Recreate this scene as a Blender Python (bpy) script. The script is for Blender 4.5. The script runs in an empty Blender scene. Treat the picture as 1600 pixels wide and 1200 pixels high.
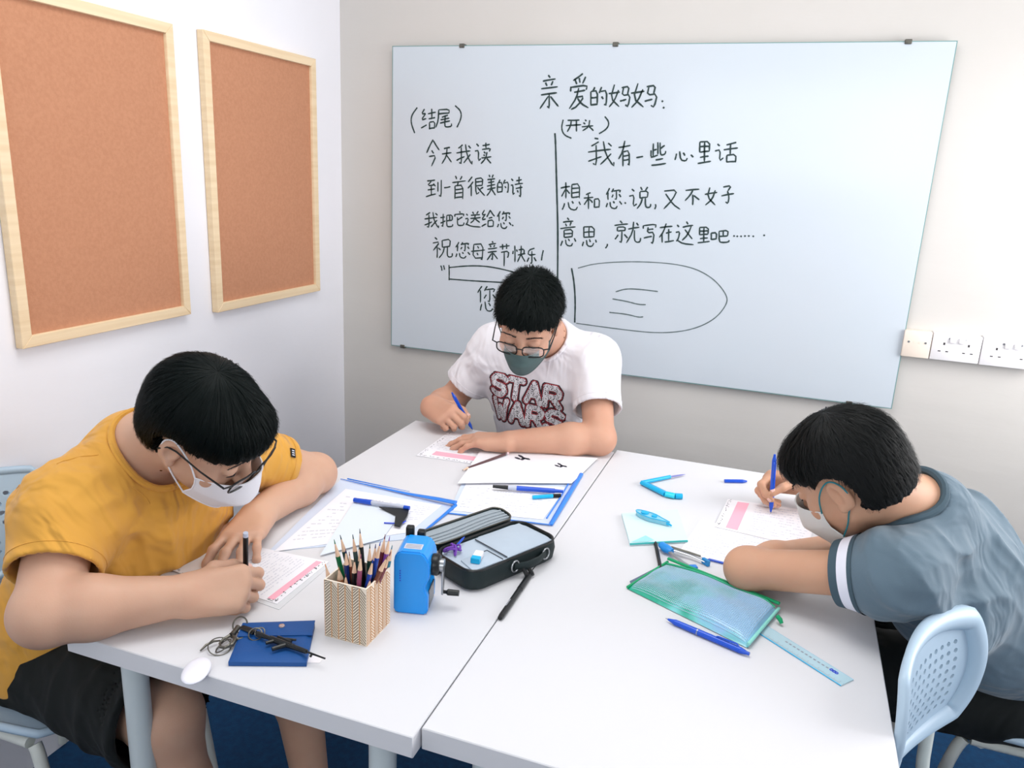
import bpy, bmesh, math, random
import numpy as np
from mathutils import Vector, Matrix
from mathutils.bvhtree import BVHTree

# ------------------------------------------------------------------ camera, world, lights, exposure
SC = bpy.context.scene
COL = SC.collection
PI = math.pi
cam_data = bpy.data.cameras.new('camera')
cam = bpy.data.objects.new('camera', cam_data)
COL.objects.link(cam)
SC.camera = cam
cam_data.sensor_fit = 'HORIZONTAL'
cam_data.sensor_width = 36.0
cam_data.lens = 36.0 * 1216.6 / 1600.0
cam_data.clip_start = 0.05
_rx, _ry, _rz = 1.3071, .0462, .3339
CM = Matrix.Rotation(_rz, 3, 'Z') @ Matrix.Rotation(_rx, 3, 'X') @ Matrix.Rotation(_ry, 3, 'Z')
cam.matrix_world = Matrix.Translation((.9885, -.7817, 1.4606)) @ CM.to_4x4()

world = bpy.data.worlds.new('sky')
SC.world = world
world.use_nodes = True
wn = world.node_tree.nodes
wn['Background'].inputs[0].default_value = (.85, .93, 1.0, 1)
wn['Background'].inputs[1].default_value = 1.4

def area(name, loc, rot, sx, sy, power, color=(1, 1, 1)):
    l = bpy.data.lights.new(name, 'AREA')
    l.shape = 'RECTANGLE'; l.size = sx; l.size_y = sy; l.energy = power; l.color = color
    o = bpy.data.objects.new(name, l)
    o.location = loc; o.rotation_euler = rot
    COL.objects.link(o)
    return o

# daylight through the window in the right wall, ceiling panels, added fill light from behind the camera
area('window_daylight', (2.30, 1.02, 1.44), (0, PI/2, 0), .86, 1.15, 38, (1.0, .975, .97))
area('ceiling_lamp_light', (.55, .45, 2.60), (0, 0, 0), 1.12, 1.12, 18.5, (1.0, 1.0, .96))
area('rear_fill_light', (.9, -2.50, 1.86), (PI/2, 0, 0), 1.9, .75, 29, (.97, 1.0, .985))

vs = SC.view_settings
vs.view_transform = 'Standard'
vs.look = 'None'
vs.gamma = 1.0
vs.use_curve_mapping = False
vs.exposure = -0.54

TZ = 0.74   # table top height

# ------------------------------------------------------------------ materials
def S(r, g, b):
    f = lambda c: (c/12.92 if c <= .04045 else ((c+.055)/1.055)**2.4)
    return (f(r/255), f(g/255), f(b/255), 1)

def mat(name, col, rough=.6, metal=0, noise=None, bump=None, sss=0, trans=0, alpha=1, coat=0, ior=1.45, sheen=0, spec=.5, sssr=(1, .3, .2)):
    m = bpy.data.materials.new(name); m.use_nodes = True
    nt = m.node_tree; b = nt.nodes['Principled BSDF']; L = nt.links.new
    b.inputs['Base Color'].default_value = col
    b.inputs['Roughness'].default_value = rough
    b.inputs['Metallic'].default_value = metal
    b.inputs['IOR'].default_value = ior
    b.inputs['Specular IOR Level'].default_value = spec
    if sss:
        b.inputs['Subsurface Weight'].default_value = sss
        b.inputs['Subsurface Radius'].default_value = sssr
        b.inputs['Subsurface Scale'].default_value = .008
    if trans: b.inputs['Transmission Weight'].default_value = trans
    if alpha < 1: b.inputs['Alpha'].default_value = alpha
    if coat: b.inputs['Coat Weight'].default_value = coat
    if sheen: b.inputs['Sheen Weight'].default_value = sheen
    tc = nt.nodes.new('ShaderNodeTexCoord')
    if noise:   # (scale, amount 0..1, second colour, stretch)
        n = nt.nodes.new('ShaderNodeTexNoise'); n.inputs['Scale'].default_value = noise[0]; n.inputs['Detail'].default_value = 6
        mp = nt.nodes.new('ShaderNodeMapping')
        if len(noise) > 3: mp.inputs['Scale'].default_value = noise[3]
        L(tc.outputs['Object'], mp.inputs[0]); L(mp.outputs[0], n.inputs['Vector'])
        mx = nt.nodes.new('ShaderNodeMix'); mx.data_type = 'RGBA'
        mx.inputs[6].default_value = col; mx.inputs[7].default_value = noise[2]
        mr = nt.nodes.new('ShaderNodeMapRange'); mr.inputs[1].default_value = .35; mr.inputs[2].default_value = .65; mr.inputs[4].default_value = noise[1]
        L(n.outputs['Fac'], mr.inputs[0]); L(mr.outputs[0], mx.inputs[0]); L(mx.outputs[2], b.inputs['Base Color'])
    if bump:    # (scale, strength, distance, stretch)
        n = nt.nodes.new('ShaderNodeTexNoise'); n.inputs['Scale'].default_value = bump[0]; n.inputs['Detail'].default_value = 5
        mp = nt.nodes.new('ShaderNodeMapping')
        if len(bump) > 3: mp.inputs['Scale'].default_value = bump[3]
        L(tc.outputs['Object'], mp.inputs[0]); L(mp.outputs[0], n.inputs['Vector'])
        bp = nt.nodes.new('ShaderNodeBump'); bp.inputs['Strength'].default_value = bump[1]; bp.inputs['Distance'].default_value = bump[2]
        L(n.outputs['Fac'], bp.inputs['Height']); L(bp.outputs[0], b.inputs['Normal'])
    return m

M = {}
M['wall_left'] = mat('white_wall_paint', S(241, 240, 246), .75, noise=(2.5, .5, S(235, 236, 242)), bump=(5, .35, .010, (1, .5, 1.6)))
M['wall_back'] = mat('pale_grey_wall_paint', S(210, 206, 202), .75, noise=(2.0, .6, S(203, 200, 195)), bump=(5, .35, .010, (.45, 1, 1.5)))
M['ceiling'] = mat('ceiling_paint', S(235, 235, 235), .8)
M['floor'] = mat('blue_carpet', S(2, 62, 104), .95, noise=(60, .6, S(2, 46, 82)), bump=(300, .6, .003))
M['table'] = mat('white_laminate', S(219, 219, 223), .5, spec=.25)
M['table_edge'] = mat('white_edge_band', S(196, 207, 214), .5)
M['white_metal'] = mat('white_lacquered_steel', S(205, 214, 216), .35)
M['pine'] = mat('pale_pine', S(240, 217, 182), .6, noise=(14, .7, S(226, 198, 158), (1, .2, 6)))
M['cork'] = mat('cork', S(196, 140, 108), .95, noise=(120, .55, S(182, 126, 95)), bump=(260, .4, .002))
M['glassboard'] = mat('glossy_white_glass', S(206, 214, 223), .14, noise=(1.2, .5, S(200, 211, 219)), spec=.3)
M['glass_edge'] = mat('green_glass_edge', S(120, 160, 158), .15)
M['steel'] = mat('brushed_steel', S(165, 168, 172), .3, metal=.9)
M['dark_steel'] = mat('dark_antique_metal', S(105, 103, 96), .35, metal=.9)
M['ink'] = mat('dark_green_marker_ink', S(36, 58, 58), .5)
M['ink_thin'] = mat('worn_marker_ink', S(92, 108, 110), .5)
M['socket'] = mat('white_socket_plastic', S(240, 238, 240), .3)
M['socket_cream'] = mat('cream_plastic', S(240, 226, 212), .35)
M['dark'] = mat('dark_recess', S(60, 55, 58), .6)
M['chair_plastic'] = mat('pale_blue_grey_plastic', S(176, 198, 216), .38)
M['chair_metal'] = mat('cream_steel_tube', S(210, 214, 208), .35)
M['black'] = mat('black_plastic', S(14, 18, 20), .35)
M['paper'] = mat('white_paper', S(240, 240, 246), .8)
M['paper_cream'] = mat('off_white_paper', S(238, 234, 238), .8)
M['paper_blue'] = mat('bluish_white_paper', S(222, 232, 244), .8)
M['pink'] = mat('pink_print', S(248, 180, 198), .8)
M['print'] = mat('grey_print', S(150, 152, 165), .8)
M['print_dark'] = mat('dark_print', S(50, 52, 66), .8)
M['print_light'] = mat('pale_print', S(206, 208, 220), .8)

# ------------------------------------------------------------------ object helpers
def tag(o, label=None, cat=None, group=None, kind=None):
    if label: o['label'] = label
    if cat: o['category'] = cat
    if group: o['group'] = group
    if kind: o['kind'] = kind
    return o

def thing(name, label, cat, loc=(0, 0, 0), rz=0, group=None):
    o = bpy.data.objects.new(name, None)
    o.empty_display_size = .05
    COL.objects.link(o)
    o.location = loc; o.rotation_euler = (0, 0, rz)
    return tag(o, label, cat, group)

def V(*a): return Vector(a)

class MB:
    """collects shapes, then links them as one mesh object"""
    def __init__(s): s.v = []; s.f = []; s.mi = []; s.m = 0
    def add(s, vs_, fs):
        n = len(s.v); s.v += [tuple(p) for p in vs_]
        s.f += [tuple(i+n for i in f) for f in fs]; s.mi += [s.m]*len(fs); return s
    def bm(s, b, mtx=None):
        if mtx is not None: bmesh.ops.transform(b, matrix=mtx, verts=b.verts)
        b.verts.ensure_lookup_table(); b.verts.index_update()
        s.add([v.co[:] for v in b.verts], [[v.index for v in f.verts] for f in b.faces]); b.free(); return s
    def box(s, lo, hi, bev=0, seg=2, mtx=None):
        b = bmesh.new(); bmesh.ops.create_cube(b, size=1)
        lo = Vector(lo); hi = Vector(hi); c = (lo+hi)/2; d = hi-lo
        for v in b.verts: v.co = Vector((v.co.x*d.x+c.x, v.co.y*d.y+c.y, v.co.z*d.z+c.z))
        if bev: bmesh.ops.bevel(b, geom=list(b.edges), offset=bev, segments=seg, affect='EDGES', profile=.5, clamp_overlap=True)
        return s.bm(b, mtx)
    def tube(s, pts, r, n=10, caps=True, closed=False, flat=None):
        """swept tube; r a number or list; flat=(normal, factor) squashes the section"""
        pts = [Vector(p) for p in pts]; m = len(pts)
        rs = r if isinstance(r, (list, tuple)) else [r]*m
        base = len(s.v); up = None; rings = []
        for i, p in enumerate(pts):
            if closed: t = pts[(i+1) % m]-pts[i-1]
            else: t = pts[min(i+1, m-1)]-pts[max(i-1, 0)]
            t.normalize()
            if up is None:
                up = Vector((0, 0, 1)) if abs(t.z) < .9 else Vector((1, 0, 0))
            up = (up-t*up.dot(t)).normalized(); sd = t.cross(up)
            ring = []
            for k in range(n):
                a = 2*PI*k/n; o = (up*math.cos(a)+sd*math.sin(a))*rs[i]
                if flat: nn = Vector(flat[0]); o = o-nn*(o.dot(nn))*(1-flat[1])
                ring.append(p+o)
            rings.append(ring)
        vs_ = [q for ring in rings for q in ring]; fs = []
        for i in range(m if closed else m-1):
            j = (i+1) % m
            for k in range(n): fs.append((i*n+k, i*n+(k+1) % n, j*n+(k+1) % n, j*n+k))
        if caps and not closed:
            fs.append(tuple(range(n-1, -1, -1))); fs.append(tuple((m-1)*n+k for k in range(n)))
        return s.add(vs_, fs)
    def cyl(s, a, b, r, r2=None, n=16): return s.tube([a, b], [r, r if r2 is None else r2], n)
    def lathe(s, prof, n=20, mtx=None):
        """prof: list of (radius, z)"""
        vs_ = []; fs = []; m = len(prof)
        for r_, z in prof:
            for k in range(n): vs_.append((r_*math.cos(2*PI*k/n), r_*math.sin(2*PI*k/n), z))
        for i in range(m-1):
            for k in range(n): fs.append((i*n+k, i*n+(k+1) % n, (i+1)*n+(k+1) % n, (i+1)*n+k))
        fs.append(tuple(range(n-1, -1, -1))); fs.append(tuple((m-1)*n+k for k in range(n)))
        if mtx is not None: vs_ = [mtx @ Vector(p) for p in vs_]
        return s.add(vs_, fs)
    def prism(s, poly, z0, z1, mtx=None, bev=0):
        b = bmesh.new(); vv = [b.verts.new((x, y, z0)) for x, y in poly]; f = b.faces.new(vv)
        r = bmesh.ops.extrude_face_region(b, geom=[f])
        for e in r['geom']:
            if isinstance(e, bmesh.types.BMVert): e.co.z = z1
        bmesh.ops.recalc_face_normals(b, faces=b.faces)
        if bev: bmesh.ops.bevel(b, geom=list(b.edges), offset=bev, segments=2, affect='EDGES', profile=.5, clamp_overlap=True)
        return s.bm(b, mtx)
    def quad(s, a, b, c, d): return s.add([a, b, c, d], [(0, 1, 2, 3)])
    def sheet(s, poly, z, th=.0004, nx=1): return s.prism(poly, z, z+th)
    def build(s, name, material, parent=None, world=False, smooth=40, mats=None):
        me = bpy.data.meshes.new(name)
        vs_ = s.v
        if world and parent is not None:
            mi = (Matrix.Translation(parent.location) @ parent.rotation_euler.to_matrix().to_4x4()).inverted()
            vs_ = [mi @ Vector(p) for p in vs_]
        me.from_pydata([tuple(p) for p in vs_], [], s.f); me.update()
        for m_ in (mats or [material]): me.materials.append(m_)
        if mats: me.polygons.foreach_set('material_index', s.mi)
        if smooth:
            me.shade_smooth()
            me.set_sharp_from_angle(angle=math.radians(smooth))
        o = bpy.data.objects.new(name, me); COL.objects.link(o)
        if parent is not None: o.parent = parent
        return o

def struct(name, mb, material, parent=None, **k):
    o = mb.build(name, material, parent, **k)
    if parent is None: o['kind'] = 'structure'
    return o

def copy_tree(o, parent=None):
    c = o.copy(); COL.objects.link(c); c.parent = parent
    for ch in list(o.children): copy_tree(ch, c)
    return c

# ------------------------------------------------------------------ the room
XL, YB, XR, YF, ZC = -.601, 1.789, 2.36, -2.56, 2.66
struct('floor', MB().box((XL-.1, YF-.1, -.1), (XR+.1, YB+.1, 0)), M['floor'])
struct('ceiling', MB().box((XL-.1, YF-.1, ZC), (XR+.1, YB+.1, ZC+.1)), M['ceiling'])
struct('wall_left', MB().box((XL-.12, YF-.12, 0), (XL, YB+.12, ZC)), M['wall_left'])
struct('wall_back', MB().box((XL, YB, 0), (XR+.12, YB+.12, ZC)), M['wall_back'])
wr = MB()
WY0, WY1, WZ0, WZ1 = .40, 1.64, .72, 1.96
wr.box((XR, YF-.12, 0), (XR+.12, WY0, ZC)); wr.box((XR, WY1, 0), (XR+.12, YB, ZC))
wr.box((XR, WY0, 0), (XR+.12, WY1, WZ0)); wr.box((XR, WY0, WZ1), (XR+.12, WY1, ZC))
struct('wall_right', wr, M['wall_left'])
wf = MB()
wf.box((XL, YF-.12, 0), (-.1, YF, ZC)); wf.box((1.9, YF-.12, 0), (XR, YF, ZC))
wf.box((-.1, YF-.12, 0), (1.9, YF, .92)); wf.box((-.1, YF-.12, 2.28), (1.9, YF, ZC))
struct('wall_front', wf, M['wall_left'])
pane_mat = mat('window_glass', (1, 1, 1, 1), .02, trans=1, alpha=.25)
w1 = MB(); t = .045
for a, b in (((XR+.02, WY0, WZ0), (XR+.09, WY0+t, WZ1)), ((XR+.02, WY1-t, WZ0), (XR+.09, WY1, WZ1)),
             ((XR+.02, WY0, WZ0), (XR+.09, WY1, WZ0+t)), ((XR+.02, WY0, WZ1-t), (XR+.09, WY1, WZ1)),
             ((XR+.02, (WY0+WY1)/2-t/2, WZ0), (XR+.09, (WY0+WY1)/2+t/2, WZ1))): w1.box(a, b)
w1o = struct('window_1', w1, M['white_metal'])
MB().box((XR+.05, WY0+t, WZ0+t), (XR+.055, WY1-t, WZ1-t)).build('pane', pane_mat, w1o)
w2 = MB()
for a, b in (((-.1, YF-.09, .92), (-.1+t, YF-.02, 2.28)), ((1.9-t, YF-.09, .92), (1.9, YF-.02, 2.28)),
             ((-.1, YF-.09, .92), (1.9, YF-.02, .92+t)), ((-.1, YF-.09, 2.28-t), (1.9, YF-.02, 2.28)),
             ((.9-t/2, YF-.09, .92), (.9+t/2, YF-.02, 2.28))): w2.box(a, b)
w2o = struct('added_rear_window', w2, M['white_metal'])  # unseen window behind the camera, added to go with the fill light
MB().box((-.1+t, YF-.055, .92+t), (1.9-t, YF-.05, 2.28-t)).build('pane', pane_mat, w2o)
cl = thing('ceiling_light', 'square recessed ceiling light panel above the tables', 'light', (.55, .45, ZC-.03))
MB().box((-.62, -.62, 0), (-.57, .62, .03)).box((.57, -.62, 0), (.62, .62, .03)).box((-.57, -.62, 0), (.57, -.57, .03)).box((-.57, .57, 0), (.57, .62, .03)).build('frame', M['white_metal'], cl)
dm = mat('lit_diffuser', (1, 1, 1, 1), .5)
dm.node_tree.nodes['Principled BSDF'].inputs['Emission Color'].default_value = (1, 1, 1, 1)
dm.node_tree.nodes['Principled BSDF'].inputs['Emission Strength'].default_value = 2.5
MB().box((-.57, -.57, .012), (.57, .57, .02)).build('diffuser', dm, cl)

# ------------------------------------------------------------------ cork boards on the left wall
def cork_board(y0, y1, z0, z1, label, tw=.026):
    t = thing('cork_board', label, 'cork board', (XL, (y0+y1)/2, z0), 0, 'cork boards on the left wall')
    w = (y1-y0)/2; h = z1-z0; d = .022
    MB().box((.001, -w+tw*.5, tw*.5), (.012, w-tw*.5, h-tw*.5)).build('cork_sheet', M['cork'], t)
    def bar(poly):
        m = MB(); b = bmesh.new(); vv = [b.verts.new((0.001, y, z)) for y, z in poly]; f = b.faces.new(vv)
        r = bmesh.ops.extrude_face_region(b, geom=[f])
        for e in r['geom']:
            if isinstance(e, bmesh.types.BMVert): e.co.x = d
        bmesh.ops.recalc_face_normals(b, faces=b.faces)
        bmesh.ops.bevel(b, geom=list(b.edges), offset=.0012, segments=1, affect='EDGES')
        m.bm(b); m.build('frame_bar', M['pine'], t)
    bar([(-w, 0), (w, 0), (w-tw, tw), (-w+tw, tw)]); bar([(-w, h), (w, h), (w-tw, h-tw), (-w+tw, h-tw)])
    bar([(-w, 0), (-w, h), (-w+tw, h-tw), (-w+tw, tw)]); bar([(w, 0), (w, h), (w-tw, h-tw), (w-tw, tw)])
cork_board(.4376, .9578, 1.0385, 1.7918, 'pine framed cork board at the front, cut off by the left edge of the photo')
cork_board(1.0667, 1.603, 1.0263, 1.7981, 'pine framed cork board nearest the corner, fully in view on the left wall')

# ------------------------------------------------------------------ tables
def table(x0, y0, x1, y1, label):
    t = thing('table', label, 'table', ((x0+x1)/2, (y0+y1)/2, 0), 0, 'white tables pushed together')
    hx = (x1-x0)/2; hy = (y1-y0)/2
    MB().box((-hx, -hy, TZ-.034), (hx, hy, TZ), .0015, 1).build('tabletop', M['table'], t)
    e = .0006
    for sx in (-1, 1):
        for sy in (-1, 1):
            cx, cy = sx*(hx-.075), sy*(hy-.055)
            m = MB(); m.lathe([(.0, .0), (.0165, 0), (.0175, .004), (.0175, .012), (.019, .016), (.020, .02), (.020, TZ-.040)], 24)
            m.lathe([(.033, TZ-.040), (.033, TZ-.0345)], 24)
            o = m.build('leg', M['white_metal'], t); o.location = (cx, cy, 0)
    return t
table(0, 0, .6025, 1.2085, 'left white table with the pencil box and sharpener on it')
table(.6045, .021, 1.2056, 1.2295, 'right white table with the green mesh pouch and ruler on it')

# ------------------------------------------------------------------ glass board
BX0, BX1, BZ0, BZ1 = -.3814, 1.3343, .8196, 1.8599
BY = YB-.022
wb = thing('whiteboard', 'large white glass writing board with handwriting hung on back wall', 'whiteboard', ((BX0+BX1)/2, BY, BZ0))
MB().box((BX0, BY, BZ0), (BX1, BY+.006, BZ1), .001, 1).build('glass_panel', M['glassboard'], wb, world=True)
em = MB(); e = .0022
em.box((BX0-e, BY+.0008, BZ0-e), (BX0, BY+.0052, BZ1+e)).box((BX1, BY+.0008, BZ0-e), (BX1+e, BY+.0052, BZ1+e))
em.box((BX0, BY+.0008, BZ0-e), (BX1, BY+.0052, BZ0)).box((BX0, BY+.0008, BZ1), (BX1, BY+.0052, BZ1+e))
em.build('glass_edge', M['glass_edge'], wb, world=True)
for x, z, s in ((-.125, BZ1, 1), (.392, BZ1, 1), (1.215, BZ1, 1), (-.335, BZ0, -1), (.42, BZ0, -1), (1.215, BZ0, -1)):
    c = MB().box((x-.009, BY-.004, z-s*.006 if s > 0 else z-.007), (x+.009, YB-.0005, z+.007 if s > 0 else z+.006), .0015, 1)
    c.cyl((x, BY-.006, z), (x, BY-.003, z), .005, n=12)
    c.build('wall_clip', M['dark_steel'], wb, world=True)
# ------------------------------------------------------------------ smooth body surfaces: blended rounded shapes meshed on a sparse grid
F4 = np.float32
def A3(p): return np.array(p, dtype=F4)
def nrm(v): v = np.array(v, float); return v/np.linalg.norm(v)

class Blob:
    """ordered list of rounded shapes (tapered capsules, ellipsoids) blended together; op +1 adds, -1 carves"""
    def __init__(s): s.p = []; s.post = []
    def cap(s, a, b, ra, rb=None, k=.012, op=1, flat=None):
        s.p.append(('c', A3(a), A3(b), ra, ra if rb is None else rb, k, op, flat)); return s
    def ell(s, c, r, k=.012, op=1, R=None):
        s.p.append(('e', A3(c), A3(r), np.eye(3, dtype=F4) if R is None else np.array(R, dtype=F4), 0, k, op, None)); return s
    def one(s, pr, P):
        if pr[0] == 'c':
            _, a, b, ra, rb, k, op, flat = pr
            pa = P-a; ba = b-a
            if flat is not None:
                n = A3(flat[0]); q = F4(flat[1]-1)
                pa = pa+(pa@n)[..., None]*n*q; ba = ba+n*(ba@n)*q
            h = np.clip((pa@ba)/max(float(ba@ba), 1e-9), 0, 1)
            d = np.linalg.norm(pa-h[..., None]*ba, axis=-1)-(ra+(rb-ra)*h)
            return d
        _, c, r, R, _, k, op, _ = pr
        q = (P-c)@R            # columns of R: local axes
        k0 = np.linalg.norm(q/r, axis=-1); k1 = np.linalg.norm(q/(r*r), axis=-1)
        return k0*(k0-1)/np.maximum(k1, 1e-6)
    @staticmethod
    def comb(d, e, k, op):
        if op > 0:
            h = np.maximum(k-np.abs(d-e), 0)/k
            return np.minimum(d, e)-h*h*k*F4(.25)
        e = -e
        h = np.maximum(k-np.abs(d-e), 0)/k
        return np.maximum(d, e)+h*h*k*F4(.25)
    def full(s, P):
        d = np.full(P.shape[:-1], 9, dtype=F4)
        for pr in s.p: d = s.comb(d, s.one(pr, P), pr[5], pr[6])
        return d
    def mesh(s, h, margin=.006):
        lo = np.full(3, 1e9); hi = -lo
        for pr in s.p:
            if pr[6] < 0: continue
            if pr[0] == 'c':
                r = max(pr[3], pr[4]); lo = np.minimum(lo, np.minimum(pr[1], pr[2])-r); hi = np.maximum(hi, np.maximum(pr[1], pr[2])+r)
            else: r = pr[2].max(); lo = np.minimum(lo, pr[1]-r); hi = np.maximum(hi, pr[1]+r)
        lo -= .02; hi += .02
        B = 8; bs = B*h
        nb = np.ceil((hi-lo)/bs).astype(int)
        bi = np.stack(np.meshgrid(*[np.arange(n) for n in nb], indexing='ij'), -1).reshape(-1, 3)
        C = (lo+(bi+.5)*bs).astype(F4)
        rad = bs*.8661
        ds = [s.one(pr, C) for pr in s.p]
        dc = np.full(len(C), 9, dtype=F4)
        for pr, e in zip(s.p, ds): dc = s.comb(dc, e, pr[5], pr[6])
        keep = np.abs(dc) < rad*1.35+margin
        if s.post:   # carving done by post functions can expose inner surface
            dp = dc.copy()
            for f in s.post: dp = f(C, dp)
            keep = np.abs(dp) < rad*1.35+margin
        idx = np.nonzero(keep)[0]; bi = bi[idx]
        g = np.arange(B+1)
        loc = np.stack(np.meshgrid(g, g, g, indexing='ij'), -1).reshape(-1, 3)
        P = (lo+(bi[:, None, :]*B+loc[None])*h).astype(F4)
        D = np.full(P.shape[:2], 9, dtype=F4)
        dcm = dc[idx]
        for pr, e in zip(s.p, ds):
            e = e[idx]
            if pr[6] > 0: sel = e < dcm+2.6*rad+pr[5]+margin
            else: sel = e < 1.4*rad+pr[5]+margin
            if sel.any(): D[sel] = s.comb(D[sel], s.one(pr, P[sel]), pr[5], pr[6])
        for f in s.post: D = f(P, D)
        n = B+1
        D = D.reshape(-1, n, n, n); neg = D < 0
        cnt = np.zeros((len(D), B, B, B), np.int8)
        sl = [slice(0, B), slice(1, n)]
        for a in (0, 1):
            for b in (0, 1):
                for c in (0, 1): cnt += neg[:, sl[a], sl[b], sl[c]]
        act = (cnt > 0) & (cnt < 8)
        ai = np.nonzero(act)
        corner = {}
        for a in (0, 1):
            for b in (0, 1):
                for c in (0, 1): corner[(a, b, c)] = D[ai[0], ai[1]+a, ai[2]+b, ai[3]+c]
        acc = np.zeros((len(ai[0]), 3)); w = np.zeros(len(ai[0]))
        for ax in range(3):
            for u in (0, 1):
                for v in (0, 1):
                    p = [0, 0, 0]; oth = [q for q in range(3) if q != ax]
                    p[oth[0]] = u; p[oth[1]] = v; q2 = list(p); q2[ax] = 1
                    da = corner[tuple(p)]; db = corner[tuple(q2)]
                    m = (da < 0) != (db < 0)
                    t = np.where(m, da/np.where(m, da-db, 1), 0)
                    off = np.zeros((len(t), 3)); off[:, oth[0]] = u; off[:, oth[1]] = v; off[:, ax] = t
                    acc += off*m[:, None]; w += m
        gi = bi[ai[0]]*B+np.stack(ai[1:], -1)
        verts = lo+(gi+acc/w[:, None])*h
        NB = nb*B+2
        key = (gi[:, 0]*NB[1]+gi[:, 1])*NB[2]+gi[:, 2]
        od = np.argsort(key); sk = key[od]
        faces = []
        def look(g_):
            k_ = (g_[:, 0]*NB[1]+g_[:, 1])*NB[2]+g_[:, 2]
            i = np.clip(np.searchsorted(sk, k_), 0, len(sk)-1)
            return np.where(sk[i] == k_, od[i], -1)
        for ax in range(3):
            q = [0, 0, 0]; q[ax] = 1
            da = corner[(0, 0, 0)]; db = corner[tuple(q)]
            m = (da < 0) != (db < 0)
            g0 = gi[m]; flip = (da[m] < 0)
            o1, o2 = (ax+1) % 3, (ax+2) % 3
            e1 = np.zeros(3, int); e1[o1] = 1; e2 = np.zeros(3, int); e2[o2] = 1
            a_ = look(g0); b_ = look(g0-e1); c_ = look(g0-e1-e2); d_ = look(g0-e2)
            ok = (a_ >= 0) & (b_ >= 0) & (c_ >= 0) & (d_ >= 0)
            qd = np.stack([a_, b_, c_, d_], -1)
            qd[~flip] = qd[~flip][:, ::-1]
            faces.append(qd[ok])
        return verts, np.concatenate(faces)

def blob_object(name, blob, h, material, parent, margin=.006, relax=1, islands=0):
    v, f = blob.mesh(h, margin)
    for _ in range(relax):     # light relaxation takes out grid stepping
        acc = np.zeros_like(v); n = np.zeros(len(v))
        for k in range(4):
            for j in (1, 3):
                np.add.at(acc, f[:, k], v[f[:, (k+j) % 4]]); np.add.at(n, f[:, k], 1)
        n = np.maximum(n, 1); v = v*.5+acc/n[:, None]*.5
    wv = v.copy()
    if parent is not None: v = v-np.array(parent.location)
    me = bpy.data.meshes.new(name)
    me.vertices.add(len(v)); me.vertices.foreach_set('co', v.astype(np.float32).ravel())
    me.loops.add(len(f)*4); me.loops.foreach_set('vertex_index', f.astype(np.int32).ravel())
    me.polygons.add(len(f)); me.polygons.foreach_set('loop_start', np.arange(0, len(f)*4, 4, dtype=np.int32))
    me.update(calc_edges=True); me.validate()
    me.polygons.foreach_set('use_smooth', np.ones(len(me.polygons), dtype=bool))
    me.materials.append(material)
    o = bpy.data.objects.new(name, me); COL.objects.link(o)
    if parent is not None: o.parent = parent
    return o, wv, f

# ------------------------------------------------------------------ skin, hair and cloth materials
def skin_mat(name, c, c2):
    return mat(name, c, .5, noise=(9, .55, c2), bump=(420, .12, .001), sss=.18, spec=.35)
M['skin_a'] = skin_mat('warm_skin', S(206, 166, 142), S(196, 150, 126))
M['skin_b'] = skin_mat('warm_skin_b', S(206, 160, 136), S(196, 144, 120))
M['skin_c'] = skin_mat('warm_skin_c', S(206, 160, 132), S(196, 146, 118))
M['hair'] = mat('black_hair', S(3, 11, 10), .5, spec=.14)
M['hair_brown'] = mat('soft_black_hair', S(20, 22, 22), .52, spec=.22)
M['brow'] = mat('black_brow_hair', S(30, 26, 26), .6)
M['eye_white'] = mat('eye_white', S(225, 222, 220), .2)
M['iris'] = mat('dark_brown_iris', S(36, 24, 20), .12)
M['lip'] = mat('lip_skin', S(184, 112, 102), .45, sss=.1)
M['nail'] = mat('nail', S(228, 184, 170), .3)
M['yellow'] = mat('mustard_cotton', S(216, 158, 64), .85, noise=(5, .4, S(214, 152, 58)), bump=(700, .25, .0008), sheen=.15)
M['white_cotton'] = mat('white_cotton', S(232, 230, 236), .85, bump=(700, .25, .0008), sheen=.1)
M['slate'] = mat('slate_blue_grey_jersey', S(96, 116, 130), .85, noise=(6, .5, S(84, 104, 118)), bump=(600, .3, .0008), sheen=.2)
M['slate_dark'] = mat('dark_slate_rib', S(66, 86, 98), .85, bump=(600, .3, .0008))
M['stripe'] = mat('white_stripe_knit', S(228, 228, 240), .85, bump=(600, .3, .0008))
M['black_cloth'] = mat('black_shorts_cloth', S(9, 15, 15), .9, bump=(500, .3, .0008))
M['mask_white'] = mat('white_mask_fabric', S(236, 236, 242), .8, bump=(500, .25, .0006))
M['mask_grey'] = mat('dark_green_grey_mask_fabric', S(72, 92, 92), .8, bump=(500, .25, .0006))
M['mask_cream'] = mat('off_white_mask_fabric', S(226, 228, 226), .8, bump=(500, .25, .0006))
M['teal_cord'] = mat('teal_elastic', S(36, 128, 140), .6)
M['lens'] = mat('spectacle_lens', (1, 1, 1, 1), .03, trans=1, alpha=.25)

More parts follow.
